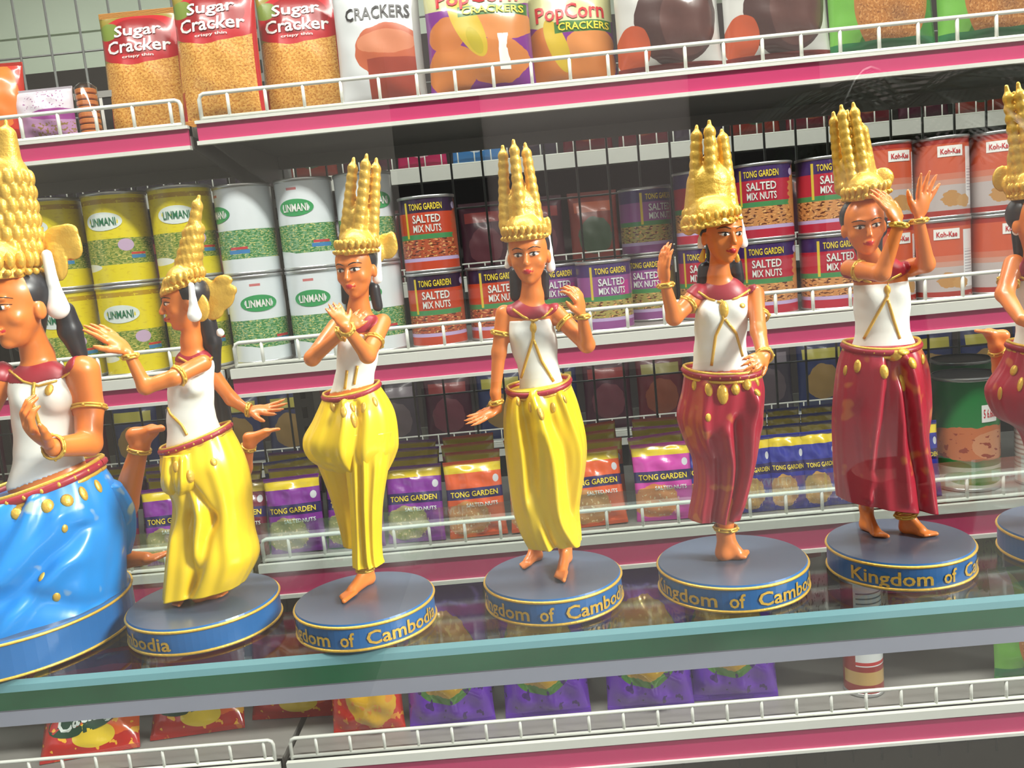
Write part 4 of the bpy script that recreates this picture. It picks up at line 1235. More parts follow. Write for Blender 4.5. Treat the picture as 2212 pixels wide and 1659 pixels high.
# ---- red skirt, mostly out of the picture
FIGS.append(dict(label='red-skirted dancer figurine with a bare foot raised behind her hip, beside the green tin', pos=(2322, 1130, 149), phi=-.9, cloth='red',
    extent=[(2105, 690), (2390, 560), (2232, 420, 8), (2220, 1145), (2360, 1145), (2250, 600, 30), (2250, 600, -26)],
    head=(2234, 480, 4), hs=58, look=(12, 4, 0), neck=(2240, 556, 0),
    torso=[(2250, 604, 54), (2252, 652, 53), (2255, 708, 51), (2258, 752, 68)],
    bust=[(2230, 630, 7, 21), (2284, 630, 7, 21)],
    limbs=[[(2190, 570, 2, 20), (2170, 635, 8, 17), (2205, 690, 22, 12)], [(2310, 574, 0, 19), (2345, 640, 6, 17), (2330, 560, 14, 11)],
           [(2190, 850, -18, 24), (2162, 800, -20, 17)]],
    hands=[dict(wrist=(2207, 692, 22), tip=(2260, 700, 28), back=(0, -1, .4), L=78, curl=.2, thumb=1),
           dict(wrist=(2329, 554, 14), tip=(2322, 480, 14), back=(1, -.5, 0), L=80, curl=.1, thumb=1)],
    feet=[dict(knee=(2162, 800, -20, 17), ankle=(2151, 748), heel=(2168, 716), toe=(2114, 712), w=20, air=-18),
          dict(knee=(2270, 1020, 0, 20), ankle=(2276, 1070), heel=(2276, 1120), toe=(2330, 1128), w=21)],
    crown=dict(base=((2182, 430), (2262, 418)), tips=[(2174, 186, 0, 2198), (2199, 180, 3, 2224), (2224, 190, 0, 2248), (2190, 200, -6, 2216)], solid=.36, mid=.86, wings=[(2166, 386, -4, 22, 27), (2184, 402, -2, 18, 22)], bead=14, beads=9),
    bodice=(((2186, 606), (2322, 598)), ((2178, 752), (2332, 740))), collar=((2244, 576), 70, 30, 0),
    skirt=[([(2184, 746, 2336, 738), (2164, 795, 2355, 790, .8), (2136, 846, 2360, 860, .8), (2156, 900, 2358, 915, .8), (2204, 932, 2352, 960, .78), (2225, 1000, 2345, 1010, .8), (2232, 1075, 2340, 1075, .8)],
            [(.2, .1, .35, .5, .06, 8), (.4, .2, .5, .9, .06, -8), (.3, .3, .5, .5, .06, 6)], (.02, 9, 2))],
    belt=((2184, 748), (2338, 738), 11, 10),
    ears=[((2192, 470), (2196, 500), 6, 9, 2, 2)],
    hair=[[(2200, 500, -4, 14), (2204, 545, -5, 13)], [(2234, 478, -5, 37), (2240, 540, -6, 26)]],
    collar_trim=[[(2192, 590), (2214, 604), (2244, 612), (2280, 604), (2304, 590)]],
    drops=[(2190, 800, 8, 12), (2160, 850, 6, 14), (2204, 830, 6, 16)],
    rings=[((2156, 766, -19), (2152, 752, -18), 16, 'anklet'), ((2180, 604, 4), (2176, 616, 5), 20)]))
for sp in FIGS: build_fig(sp)

# ================================================================ goods on the shelves
_used = set()
def inst(proto, loc, rot=(0, 0, 0), label=None, group=None):
    """first call moves the prototype itself, later ones copy it with its parts"""
    if proto.name not in _used:
        _used.add(proto.name); r = proto
    else:
        r = proto.copy(); col.objects.link(r)
        for ch in proto.children:
            c = ch.copy(); col.objects.link(c); c.parent = r
            for g in ch.children:
                d = g.copy(); col.objects.link(d); d.parent = c
    r.location, r.rotation_euler = loc, rot
    if label: r['label'] = label
    if group: r['group'] = group
    return r
metal_rim = pmat('tin_rim', (206, 208, 208), 0.28, metal=0.75)
def ink(name, rgb, rough=.35): return pmat('ink_' + name, rgb, rough)

def make_can(name, r, h, mat, cat, letters=(), ovals=(), lid_mat=None):
    """tin: label body, top rim, lid, bottom rim; letters (text, u0, u1, v0, v1, ink); u = angle from the front in radians"""
    root = empty(name, (0, 0, 0)); root['category'] = cat
    n, rows = 40, 6
    v, f, uv = [], [], []
    zb, zt = h * .03, h * .965
    for j in range(rows + 1):
        for k in range(n + 1):
            a = -math.pi / 2 + 2 * math.pi * (k / n - .5)
            v.append((r * math.cos(a), r * math.sin(a), zb + (zt - zb) * j / rows)); uv.append((k / n, j / rows))
    for j in range(rows):
        for k in range(n): f.append((j * (n + 1) + k, j * (n + 1) + k + 1, (j + 1) * (n + 1) + k + 1, (j + 1) * (n + 1) + k))
    body = mesh_obj('label', v, f, mat, root, True, uvs=uv)
    MB().lathe([(r * .985, zt - .0006), (r * 1.03, zt), (r * 1.035, h - .0006), (r * 1.01, h), (r * .97, h)], n=n, cap=False).build('top_rim', metal_rim, root, True)
    MB().lathe([(r * .99, h - .0018), (r * .9, h - .0024), (r * .2, h - .002), (.0005, h - .002)], n=n, cap=False).build('lid', lid_mat or metal_rim, root, True)
    MB().lathe([(.0005, .0008), (r * .9, .0008), (r * .97, 0), (r * 1.02, .0006), (r * 1.02, zb), (r * .985, zb + .0004)], n=n, cap=False).build('bottom_rim', metal_rim, root, True)
    def surf_at(off):
        def surf(u, w):
            a = -math.pi / 2 + u
            return ((r + off) * math.cos(a), (r + off) * math.sin(a), zb + (zt - zb) * w)
        return surf
    for (cu, cv, ru, rv, m_, *rest) in ovals:
        rot = rest[0] if rest else 0
        vv, ff = [], []; sf = surf_at(.0004); m = 28
        for ring_ in (0, .5, 1.0):
            for k in range(m):
                a = 2 * math.pi * k / m; x, y = ru * ring_ * math.cos(a), rv * ring_ * math.sin(a)
                vv.append(sf(cu + x, cv + y))
        for q in range(2):
            for k in range(m): ff.append((q * m + k, q * m + (k + 1) % m, (q + 1) * m + (k + 1) % m, (q + 1) * m + k))
        mesh_obj('logo_oval', vv, ff, m_, body, True)
    for (st, u0, u1, v0, v1, m_) in letters: lettering('lettering', st, surf_at(.0009), u0, u1, v0, v1, m_, body)
    return root

def make_bag(name, w, h, t, mat, cat, letters=(), patches=(), crimp=.045, seed=0, wr=1.0, kind='pillow', back=None):
    """pillow pack standing on its lower seam: film (front + back), crimped seams; uv = front of the film"""
    rnd = random.Random(seed)
    root = empty(name, (0, 0, 0)); root['category'] = cat
    nx, ny = 22, 28
    ph = [rnd.uniform(0, 6.28) for _ in range(8)]
    def depth(u, v):
        e = max(0.0, 1 - abs(2 * u - 1) ** 2.6) ** .8
        vv = (v - crimp) / (1 - 2 * crimp)
        if vv <= 0 or vv >= 1: return .0006
        g = max(0.0, math.sin(math.pi * vv)) ** .55
        if kind == 'gusset': g = max(g, .0) ** .4 * (1.0 - .12 * vv)
        cr = wr * .0016 * (math.sin(17 * u + ph[0] + 4 * v) * math.sin(9 * v + ph[1]) + .6 * math.sin(31 * v + 6 * u + ph[2]) * (1 - g * .6))
        return .0006 + t * .5 * e * g + cr * e
    def xx(u, v):
        vv = min(1, max(0, (v - crimp) / (1 - 2 * crimp)))
        return (u - .5) * w * (1 - .035 * math.sin(math.pi * vv) ** .5)
    def zz(u, v): return h * v
    def front(u, v, off=0.0): return (xx(u, v), -depth(u, v) - off, zz(u, v))
    V, Fc, uv = [], [], []
    for j in range(ny + 1):
        for i in range(nx + 1):
            u, v = i / nx, j / ny
            V.append(front(u, v)); uv.append((u, v))
    for j in range(ny + 1):
        for i in range(nx + 1):
            u, v = i / nx, j / ny
            V.append((xx(u, v), depth(u, v) * .9, zz(u, v))); uv.append((u, v))
    N = (nx + 1) * (ny + 1)
    for j in range(ny):
        for i in range(nx):
            a = j * (nx + 1) + i
            Fc.append((a, a + 1, a + nx + 2, a + nx + 1)); Fc.append((N + a, N + a + nx + 1, N + a + nx + 2, N + a + 1))
    for j in range(ny):
        for i in (0, nx):
            a = j * (nx + 1) + i; q = (a, a + nx + 1, N + a + nx + 1, N + a)
            Fc.append(q if i == 0 else q[::-1])
    for i in range(nx):
        for j in (0, ny):
            a = j * (nx + 1) + i; q = (a, N + a, N + a + 1, a + 1)
            Fc.append(q if j == 0 else q[::-1])
    film = mesh_obj('film', V, Fc, mat, root, True, uvs=uv)
    for (z0, z1, nm) in ((0, crimp, 'bottom_seam'), (1 - crimp, 1, 'top_seam')):     # ribbed heat seals
        m_ = MB(); k = 6
        for q in range(k):
            z = h * (z0 + (z1 - z0) * (q + .5) / k)
            m_.box(-w * .495, w * .495, -.0013, .0012, z - h * crimp / k * .28, z + h * crimp / k * .28)
        m_.build(nm, back or mat, root)
    for p in patches:                       # (name, outline [(u, v)...], material): raised print or stickers
        nm, ol, m_ = p[:3]; off = p[3] if len(p) > 3 else .0005
        cu = sum(q[0] for q in ol) / len(ol); cv = sum(q[1] for q in ol) / len(ol)
        vv, ff, m = [], [], len(ol)
        for s_ in (0, .34, .67, 1.0):
            for q in ol: vv.append(front(cu + (q[0] - cu) * s_, cv + (q[1] - cv) * s_, off))
        for s_ in range(3):
            for k in range(m): ff.append((s_ * m + k, s_ * m + (k + 1) % m, (s_ + 1) * m + (k + 1) % m, (s_ + 1) * m + k))
        mesh_obj(nm, vv, ff, m_, film, True)
    for L_ in letters:
        st, u0, u1, v0, v1, m_ = L_[:6]
        lettering('lettering', st, lambda u, v: front(u, v, .0012), u0, u1, v0, v1, m_, film, rot=L_[6] if len(L_) > 6 else 0)
    return root
def oval(cu, cv, ru, rv, rot=0.0, n=26, asp=1.0):
    out = []
    for k in range(n):
        a = 2 * math.pi * k / n; x, y = ru * math.cos(a), rv * math.sin(a)
        out.append((cu + x * math.cos(rot) - y * math.sin(rot) * asp, cv + (x * math.sin(rot)) / asp + y * math.cos(rot)))
    return out
def on_shelf(lev, px, Y, dz=0.0):
    """point of a shelf deck under picture column px (taken near the level of the goods), Y deep"""
    z = LEV[lev]['deck'] + dz
    y = {'top': 195, 'middle': 740, 'third': 1172, 'bottom': 1606}[lev] - 0.094 * (px - 1106)
    p = at_Y(px, y, Y)
    return Vector((p.x, Y, z))

# ---------------------------------------------------------------- middle shelf: tins two high
yel = print_mat('pea_tin_yellow', (232, 214, 30), [('rect', (186, 150, 20), 0, 1, .90, .955), ('speck', (222, 200, 30), 0, 1, .0, 1, 30, .62),
    ('rect', (150, 158, 70), 0, 1, .20, .50), ('speck', (92, 128, 46), 0, 1, .20, .50, 46, .52), ('speck', (206, 196, 110), 0, 1, .20, .50, 60, .58),
    ('ell', (236, 238, 226), .36, .18, .10, .045), ('rect', (62, 130, 180), .62, .70, .26, .30), ('rect', (200, 60, 60), .62, .70, .305, .33), ('ell', (196, 170, 200), .60, .42, .04, .07)], .3, coat=.3)
wht = print_mat('pea_tin_white', (226, 234, 238), [('rect', (120, 168, 120), 0, 1, .16, .50), ('speck', (58, 132, 70), 0, 1, .16, .50, 44, .50), ('speck', (206, 206, 130), 0, 1, .16, .50, 58, .58),
    ('blob', (226, 234, 238), .30, .06, .25, .14, 6, .5), ('rect', (200, 60, 70), .58, .68, .27, .30), ('rect', (60, 130, 190), .57, .69, .22, .265), ('rect', (206, 120, 120), .46, .52, .90, .93)], .25, coat=.5)
grn_i, wht_i, red_i, yel_i, nav_i, blk_i = ink('green', (30, 112, 74)), ink('white', (240, 240, 236)), ink('red', (196, 34, 44)), ink('yellow', (238, 214, 60)), ink('navy', (46, 40, 104)), ink('black', (40, 38, 40))
pale_i, mgreen = ink('pale', (222, 232, 226)), ink('mid_green', (56, 158, 92))
can_y = make_can('pea_tin', .0385, .115, yel, 'can', [('LINMANI', -.42, .42, .655, .745, grn_i)], [(0, .70, .62, .105, pale_i)])
can_w = make_can('pea_tin', .0357, .112, wht, 'can', [('LINMANI', -.45, .45, .65, .74, wht_i)], [(0, .695, .66, .10, mgreen)])
def tong(name, main, dark, blob, extra):
    return print_mat(name, main, [('rect', dark, 0, 1, .80, 1), ('rect', (196, 176, 220), 0, 1, .12, .17), ('rect', (70, 140, 84), 0, 1, .43, .50), ('rect', blob, 0, 1, .17, .43),
        ('speck', (96, 44, 28), 0, 1, .17, .43, 34, .56), ('speck', (232, 178, 110), 0, 1, .17, .43, 40, .60), ('rect', (222, 196, 60), .37, .385, .45, .95),
        ('blob', blob, .78, .55, .12, .45, 14, 1.2), ('ell', (206, 190, 226), .70, .88, .025, .05)] + extra, .3, coat=.35)
t_or = tong('nut_tin_orange', (196, 70, 40), (54, 34, 62), (178, 84, 52), [])
t_rd = tong('nut_tin_red', (186, 38, 62), (66, 40, 100), (206, 142, 84), [])
t_pu = tong('nut_tin_purple', (150, 84, 150), (70, 52, 110), (170, 160, 90), [('rect', (196, 60, 150), .55, .62, .5, .72)])
nut_letters = [('TONG GARDEN', -.60, .60, .84, .93, yel_i), ('SALTED', -.5, .5, .66, .77, pale_i), ('MIX NUTS', -.5, .5, .53, .63, pale_i)]
can_o = make_can('nut_tin', .0352, .094, t_or, 'can', nut_letters)
can_r = make_can('nut_tin', .0360, .094, t_rd, 'can', nut_letters)
can_p = make_can('nut_tin', .0345, .088, t_pu, 'can', nut_letters)
koh = print_mat('peanut_tin', (188, 178, 176), [('rect', (204, 92, 62), 0, 1, .55, .93), ('rect', (204, 122, 98), 0, 1, .47, .55), ('rect', (200, 150, 134), 0, 1, .40, .47), ('rect', (166, 52, 44), 0, 1, 0, .07), ('rect', (166, 52, 44), 0, 1, .93, 1),
    ('rect', (232, 234, 236), .60, .70, .12, .88), ('lines', (170, 170, 180), .61, .69, .30, .62, 26, .35), ('blob', (188, 140, 84), .50, .22, .06, .10, 26, 1.4), ('blob', (196, 150, 92), .58, .18, .05, .08, 26, 1.4)], .3, coat=.3)
can_k = make_can('peanut_tin', .0328, .099, koh, 'can', [('Koh-Kae', -.36, .36, .80, .87, red_i)], [])
sf = lambda u, w: (.0332 * math.cos(-math.pi / 2 + u), .0332 * math.sin(-math.pi / 2 + u), .003 + .0925 * w)
mesh_obj('name_plate', [sf(-.46 + .92 * i / 8, .765 + .14 * j) for j in (0, 1) for i in range(9)], [(i, i + 1, i + 10, i + 9) for i in range(8)], wht_i, [c_ for c_ in can_k.children if c_.name.startswith('label')][0])
MY = SHY + .03
def stack(proto, px, Y, n, h, r, rz, tops, grp, lev='middle'):
    p = on_shelf(lev, px, Y + r)
    for k in range(n):
        inst(proto, (p.x, p.y, p.z + .0004 + k * (h + .0006)), (0, 0, rz[k]), tops[k], grp)
col_w = ['beside the blue figurine', 'second column from the blue figurine', 'next to the white pea tins']
for q, px in enumerate((168, 306, 444)):
    stack(can_y, px, MY, 2, .115, .0385, (.10 - .05 * q, -.25 + .2 * q), ('yellow pea tin in the lower row, ' + col_w[q], 'yellow pea tin in the upper row, ' + col_w[q]), 'yellow pea tins')
col_w2 = ['next to the yellow tins', 'middle column of the white ones', 'next to the orange nut tins']
for q, px in enumerate((574, 702, 826)):
    stack(can_w, px, MY, 2, .112, .0357, (.35 - .3 * q, -.9 + .75 * q), ('white and green pea tin in the lower row, ' + col_w2[q], 'white and green pea tin in the upper row, ' + col_w2[q]), 'white pea tins')
G = 'nut tins on the middle shelf'
stack(can_o, 954, MY, 2, .094, .0352, (.1, .05), ('orange nut tin at the foot of a pair beside the white pea tins', 'orange nut tin topping a pair beside the white pea tins'), G)
stack(can_o, 1080, MY + .02, 1, .094, .0352, (.3,), ('orange nut tin standing alone beside the orange pair',), G)
stack(can_p, 1204, MY + .055, 1, .088, .0345, (.2,), ('purple nut tin standing behind the low-hand yellow dancer',), G)
stack(can_p, 1314, MY, 1, .088, .0345, (.2,), ('purple nut tin standing alone beside a purple pair',), G)
stack(can_p, 1412, MY + .078, 2, .088, .0345, (-.3, .5), ('lower purple nut tin of a pair behind the raised hand', 'upper purple nut tin of a pair behind the raised hand'), G)
stack(can_r, 1534, MY + .03, 2, .094, .036, (-.3, .2), ('lower red nut tin hidden behind the one-footed red dancer', 'upper red nut tin hidden behind the one-footed red dancer'), G)
stack(can_r, 1662, MY, 2, .094, .036, (-.25, -.3), ('lower red nut tin of the pair between the two red dancers', 'upper red nut tin of the pair between the two red dancers'), G)
stack(can_r, 1796, MY, 2, .094, .036, (.1, .0), ('lower red nut tin beside the peanut tins', 'upper red nut tin beside the peanut tins'), G)
for q, (px, wd) in enumerate(((1919, 'behind lifted hands'), (2038, 'middle column'), (2157, 'behind the foot-raising red dancer'), (2276, 'end column'))):
    stack(can_k, px, MY, 2, .099, .0328, (.15 - .4 * (q % 2), .25 - .3 * q), ('orange and grey peanut tin, lower row, ' + wd, 'orange and grey peanut tin, upper row, ' + wd), 'peanut tins')
for q in range(3):       # a second rank behind
    pass

# ---------------------------------------------------------------- top shelf: cracker bags
sug = print_mat('sugar_cracker_film', (214, 150, 66), [('speck', (232, 178, 92), 0, 1, 0, .60, 60, .5, .5), ('speck', (180, 108, 40), 0, 1, 0, .60, 80, .60, .5), ('blob', (150, 134, 48), .1, .95, .6, .35, 5, .6), ('rect', (150, 134, 48), 0, 1, .86, 1),
    ('blob', (190, 28, 40), .5, .76, .62, .20, 3, .35), ('ell', (156, 20, 30), .5, .78, .40, .15), ('ell', (120, 140, 56), .12, .84, .14, .07), ('rect', (176, 30, 36), 0, .05, .02, .25), ('rect', (200, 40, 44), .96, 1, 0, 1)], .3, coat=.4)
crk = print_mat('white_cracker_film', (214, 218, 220), [('blob', (190, 96, 62), .62, .42, .40, .20, 7, .4), ('rect', (156, 62, 44), .36, 1, .06, .36), ('blob', (206, 128, 92), .60, .48, .34, .09, 8, .4), ('rect', (150, 40, 40), 0, 1, 0, .06), ('rect', (176, 176, 172), .92, 1, 0, 1)], .35, coat=.3)
pop = print_mat('popcorn_film', (126, 44, 140), [('blob', (206, 204, 150), .5, .92, .8, .24, 3, .3), ('blob', (204, 124, 62), .22, .22, .24, .20, 10, .5), ('blob', (208, 128, 66), .66, .26, .30, .18, 10, .5), ('blob', (214, 138, 76), .74, .56, .28, .15, 9, .4), ('blob', (200, 118, 58), .20, .50, .18, .14, 9, .4),
    ('ell', (206, 176, 50), .40, .56, .12, .30, .5), ('ell', (186, 168, 40), .46, .42, .06, .12, .5), ('rect', (66, 120, 52), .32, .98, .62, .71)], .28, coat=.5)
pop_b = print_mat('popcorn_film_low_print', (126, 44, 140), [('blob', (206, 204, 150), .5, .80, .8, .32, 3, .3), ('blob', (204, 124, 62), .22, .14, .24, .18, 10, .5), ('blob', (208, 128, 66), .70, .18, .30, .18, 10, .5), ('blob', (200, 118, 58), .20, .38, .20, .14, 9, .4), ('blob', (214, 138, 76), .72, .36, .28, .12, 9, .4),
    ('ell', (206, 176, 50), .34, .36, .10, .24, .5), ('rect', (66, 120, 52), .32, .98, .45, .54)], .28, coat=.5)  # same film as the other popcorn bag, print set lower
cho = print_mat('choc_cookie_film', (206, 206, 202), [('blob', (70, 46, 44), .56, .42, .40, .34, 6, .3), ('blob', (92, 62, 58), .66, .40, .26, .26, 6, .25), ('blob', (188, 84, 50), .14, .22, .16, .18, 5, .5), ('rect', (120, 40, 36), 0, 1, 0, .10)], .25, coat=.6)
gre = print_mat('green_biscuit_film', (56, 128, 52), [('blob', (110, 176, 70), .1, .5, .25, .5, 4, .5), ('rect', (190, 192, 186), 0, .2, .55, 1), ('ell', (178, 116, 58), .55, .42, .36, .40), ('speckell', (206, 150, 90), .55, .42, .34, .38, 46, .56), ('speckell', (140, 84, 40), .55, .42, .34, .38, 60, .60), ('rect', (28, 116, 66), 0, 1, 0, .12)], .25, coat=.6)
TY = SHY + .045
bag_sug = make_bag('sugar_cracker_bag', .104, .166, .042, sug, 'cracker bag', [('Sugar', .20, .80, .785, .875, wht_i), ('Cracker', .10, .90, .655, .755, wht_i), ('crispy thin', .3, .7, .61, .63, pale_i)], seed=3)
bag_crk = make_bag('cracker_bag', .108, .158, .042, crk, 'cracker bag', [('CRACKERS', .15, .9, .66, .76, blk_i)], seed=5)
bag_pop = make_bag('popcorn_cracker_bag', .130, .146, .048, pop, 'cracker bag', [('PopCorn', .12, .9, .73, .86, red_i), ('CRACKERS', .36, .95, .635, .695, yel_i)],
                   [('price_sticker', [(.68, .18), (.78, .18), (.78, .46), (.68, .46)], wht_i)], seed=7)
bag_pop2 = make_bag('popcorn_cracker_bag', .112, .150, .048, pop_b, 'cracker bag', [('PopCorn', .12, .9, .56, .69, red_i), ('CRACKERS', .36, .95, .465, .525, yel_i)], seed=8)
bag_cho = make_bag('chocolate_cookie_bag', .128, .155, .052, cho, 'cookie bag', seed=9, wr=1.6)
bag_gre = make_bag('oat_biscuit_bag', .128, .155, .052, gre, 'biscuit bag', seed=11, wr=1.6)
G = 'bags along the top shelf'
def bag_at(proto, lev, px, Y, tilt, rz, label, grp, dz=.0008):
    p = on_shelf(lev, px, Y)
    return inst(proto, (p.x, p.y, p.z + dz), (tilt, 0, rz), label, grp)
bag_at(bag_sug, 'top', 326, TY + .05, -.10, .02, 'sugar cracker bag in shade, set furthest back of the three', G, -.0032)
bag_at(bag_sug, 'top', 486, TY, -.10, -.05, 'brightest sugar cracker bag, in front between two others', G)
bag_at(bag_sug, 'top', 664, TY + .045, -.10, .03, 'sugar cracker bag beside the white cracker bag', G)
bag_at(bag_crk, 'top', 832, TY + .01, -.10, 0, 'white cracker bag with a brown cracker picture', G)
bag_at(bag_pop, 'top', 1046, TY - .005, -.12, 0, 'purple popcorn cracker bag with a white price sticker', G)
bag_at(bag_pop2, 'top', 1240, TY + .03, -.12, 0, 'popcorn cracker bag without sticker, beside the chocolate cookies', G)
bag_at(bag_cho, 'top', 1450, TY, -.10, .0, 'chocolate cookie bag beside the popcorn crackers', G)
bag_at(bag_cho, 'top', 1682, TY, -.10, .0, 'chocolate cookie bag beside the green biscuit bag', G)
bag_at(bag_gre, 'top', 1908, TY, -.10, .0, 'green oat biscuit bag beside the chocolate cookies', G)
bag_at(bag_gre, 'top', 2142, TY, -.10, .0, 'green oat biscuit bag at the end of the row', G)
# left bay of the top shelf
redb = print_mat('red_orange_film', (206, 54, 40), [('blob', (236, 128, 50), .6, .6, .35, .4, 5, .8), ('rect', (170, 30, 34), 0, 1, 0, .2)], .28, coat=.5)
lav = print_mat('lavender_film', (214, 206, 216), [('rect', (186, 140, 182), 0, 1, 0, .52), ('blob', (150, 60, 140), .8, .5, .5, .10, 5, .5), ('speck', (150, 120, 70), .3, 1, .08, .36, 20, .55), ('speck', (150, 80, 140), .2, .9, .6, .95, 26, .62)], .35, coat=.3)
bag_red = make_bag('snack_bag', .075, .105, .04, redb, 'snack bag', seed=13)
bag_lav = make_bag('biscuit_packet', .075, .068, .03, lav, 'biscuit packet', seed=14)
bag_at(bag_red, 'top', 0, TY, -.1, .1, 'red and orange snack bag beside the lavender packet', G, -.0032)
bag_at(bag_lav, 'top', 104, TY, -.05, 0, 'lavender and white biscuit packet beside the sugar crackers', G, -.0032)
ro = empty('biscuit_roll', (0, 0, 0)); tag(ro, 'upright roll of orange wafer biscuits behind the wire fence', 'biscuits')
wm = pmat('wafer_orange', (206, 120, 54), .6, var=.1, vscale=120)
for k in range(9):
    MB().lathe([(.011, .0), (.0125, .001), (.0125, .005), (.011, .006)], (0, 0, k * .0072), 20).build('wafer', wm, ro)
MB().lathe([(.0135, 0), (.0135, .066), (.006, .072)], (0, 0, -.0006), 20, cap=False).build('wrapper', glass_mat('clear_film', (.95, .95, .95, 1), 1.5, .1), ro, True)
p = on_shelf('top', 198, TY + .01); ro.location = (p.x, p.y, p.z - .0032)
bx = empty('black_carton', (0, 0, 0)); tag(bx, 'small black carton with white seams behind the wafer roll', 'carton')
MB().box(-.032, .032, -.012, .012, 0, .062).build('body', pmat('black_card', (34, 34, 36), .5), bx)
MB().box(-.034, .034, -.013, .013, .060, .068).build('lid', pmat('grey_card', (150, 150, 146), .6), bx)
MB().box(-.002, .002, -.0125, -.012, 0, .060).build('tape', pmat('white_tape', (220, 220, 214), .5), bx)
p = on_shelf('top', 236, TY + .06); bx.location = (p.x, p.y, p.z - .0036)

# ---------------------------------------------------------------- third shelf: nut pouches in ranks
def pouch_mat(name, body, pic):
    return print_mat(name, body, [('rect', (222, 196, 40), 0, 1, .84, .97), ('rect', (44, 34, 92), 0, 1, .50, .64), ('blob', pic, .35, .25, .40, .22, 8, .8), ('speck', (240, 210, 160), .05, .75, .06, .42, 22, .62), ('ell', (206, 210, 214), .90, .74, .05, .05)], .22, coat=.7)
pm = {'purple': pouch_mat('pouch_purple', (128, 46, 150), (170, 160, 110)), 'orange': pouch_mat('pouch_orange', (220, 92, 42), (196, 140, 80)),
      'maroon': pouch_mat('pouch_maroon', (110, 24, 50), (150, 90, 60)), 'blue': pouch_mat('pouch_blue', (46, 52, 150), (214, 168, 96)), 'pink': pouch_mat('pouch_pink', (206, 70, 170), (220, 140, 80))}
pz = {}
for i, k in enumerate(pm):
    pz[k] = make_bag('nut_pouch', .076, .100, .020, pm[k], 'nut pouch', [('TONG GARDEN', .08, .92, .535, .605, yel_i), ('SALTED NUTS', .35, .9, .40, .45, pale_i)], seed=20 + i, wr=1.5, crimp=.05)
pz['slim'] = make_bag('nut_pouch', .046, .098, .018, pm['blue'], 'nut pouch', [('TONG GARDEN', .06, .94, .54, .60, yel_i)], seed=31, wr=1.5, crimp=.05)
cols = [(-20, 'maroon'), (110, 'blue'), (250, 'maroon'), (385, 'purple'), (520, 'maroon'), (652, 'purple'), (776, 'purple'), (904, 'purple'), (1034, 'orange'), (1168, 'orange'), (1300, 'orange'), (1438, 'pink'), (1552, 'blue')]
rnd = random.Random(4)
WH = {-20: 'behind the kneeling blue dancer', 110: 'behind the blue dancer\'s waist', 250: 'by the blue dancer\'s raised foot', 385: 'behind the profile dancer', 520: 'behind the profile dancer\'s raised foot', 652: 'left free between two yellow dancers', 776: 'behind the crossed-arm dancer',
      904: 'beside the crossed-arm dancer', 1034: 'beside the low hand of a yellow dancer', 1168: 'behind the low-hand yellow dancer', 1300: 'beside the low-hand yellow dancer\'s skirt', 1438: 'beside the one-footed red dancer', 1552: 'behind the one-footed red dancer'}
WH[652] = 'between two yellow dancers'
rk = ['front', 'second', 'third', 'back']
for px, k in cols:
    for d in range(4):
        kk = k if (d < 2 or rnd.random() < .6) else rnd.choice(['purple', 'maroon', 'orange', 'blue'])
        Y = SHY + .035 + d * .055
        p = on_shelf('third', px + rnd.uniform(-4, 4), Y)
        inst(pz[kk], (p.x, Y, p.z + .0008 + 0.0), (-.16 - .16 * rnd.random(), rnd.uniform(-.05, .05), rnd.uniform(-.12, .12)), '%s nut pouch with yellow top, %s rank, %s' % (kk, rk[d], WH[px]), 'nut pouches on the third shelf')
for q, px in enumerate((1636, 1708, 1780, 1850, 1920, 1996)):
    for d in range(4):
        Y = SHY + .035 + d * .055
        p = on_shelf('third', px, Y)
        inst(pz['slim'], (p.x, Y, p.z + .0008), (-.12, 0, rnd.uniform(-.08, .08)), 'slim blue nut pouch, %s rank, %s' % (rk[d], ['next to the one-footed red dancer', 'between the two red dancers', 'by the skirt hem of the hands-up dancer', 'behind the hands-up dancer', 'behind the hands-up dancer\'s sash', 'beside the green tin'][q]), 'slim pouches on the third shelf')
grn = print_mat('green_tin_label', (34, 120, 58), [('blob', (196, 110, 66), .5, .42, .4, .16, 12, .8), ('blob', (206, 140, 100), .56, .40, .12, .14, 10, .8), ('speck', (150, 60, 40), 0, 1, .28, .52, 18, .60), ('rect', (206, 214, 196), 0, 1, .0, .20), ('blob', (70, 140, 60), .5, .1, .2, .07, 8, .8)], .3, coat=.3)
can_g = make_can('cookie_tin', .040, .150, grn, 'tin', [('5 6.600', -.02, .42, .66, .74, red_i)], [], pmat('grey_lid', (168, 172, 172), .45))
sf = lambda u, w: (0.0406 * math.cos(-math.pi / 2 + u), 0.0406 * math.sin(-math.pi / 2 + u), .0045 + .14 * w)
vv = [sf(-.08 + .56 * i / 6, .62 + .16 * j) for j in (0, 1) for i in range(7)]
lab = [c for c in can_g.children if c.name.startswith('label')][0]
mesh_obj('price_sticker', vv, [(i, i + 1, i + 8, i + 7) for i in range(6)], wht_i, lab)
p = on_shelf('third', 2090, SHY + .075); inst(can_g, (p.x, p.y, p.z + .0004), (0, 0, .1), 'tall green tin with grey lid and white price sticker', 'tall tins on the third shelf')
p = on_shelf('third', 2082, SHY + .20); inst(can_g, (p.x, p.y, p.z + .0004), (0, 0, -.6), 'tall green tin behind the one with the price sticker', 'tall tins on the third shelf')
whp = print_mat('white_tub_label', (206, 196, 190), [('lines', (170, 140, 130), 0, 1, .2, .8, 16, .4)], .4)
can_t = make_can('snack_tub', .034, .105, whp, 'tub', lid_mat=pmat('grey_lid', (168, 172, 172), .45))
p = on_shelf('third', 2256, SHY + .06); inst(can_t, (p.x, p.y, p.z + .0004), (0, 0, 0), 'pale striped snack tub beside the green tin')

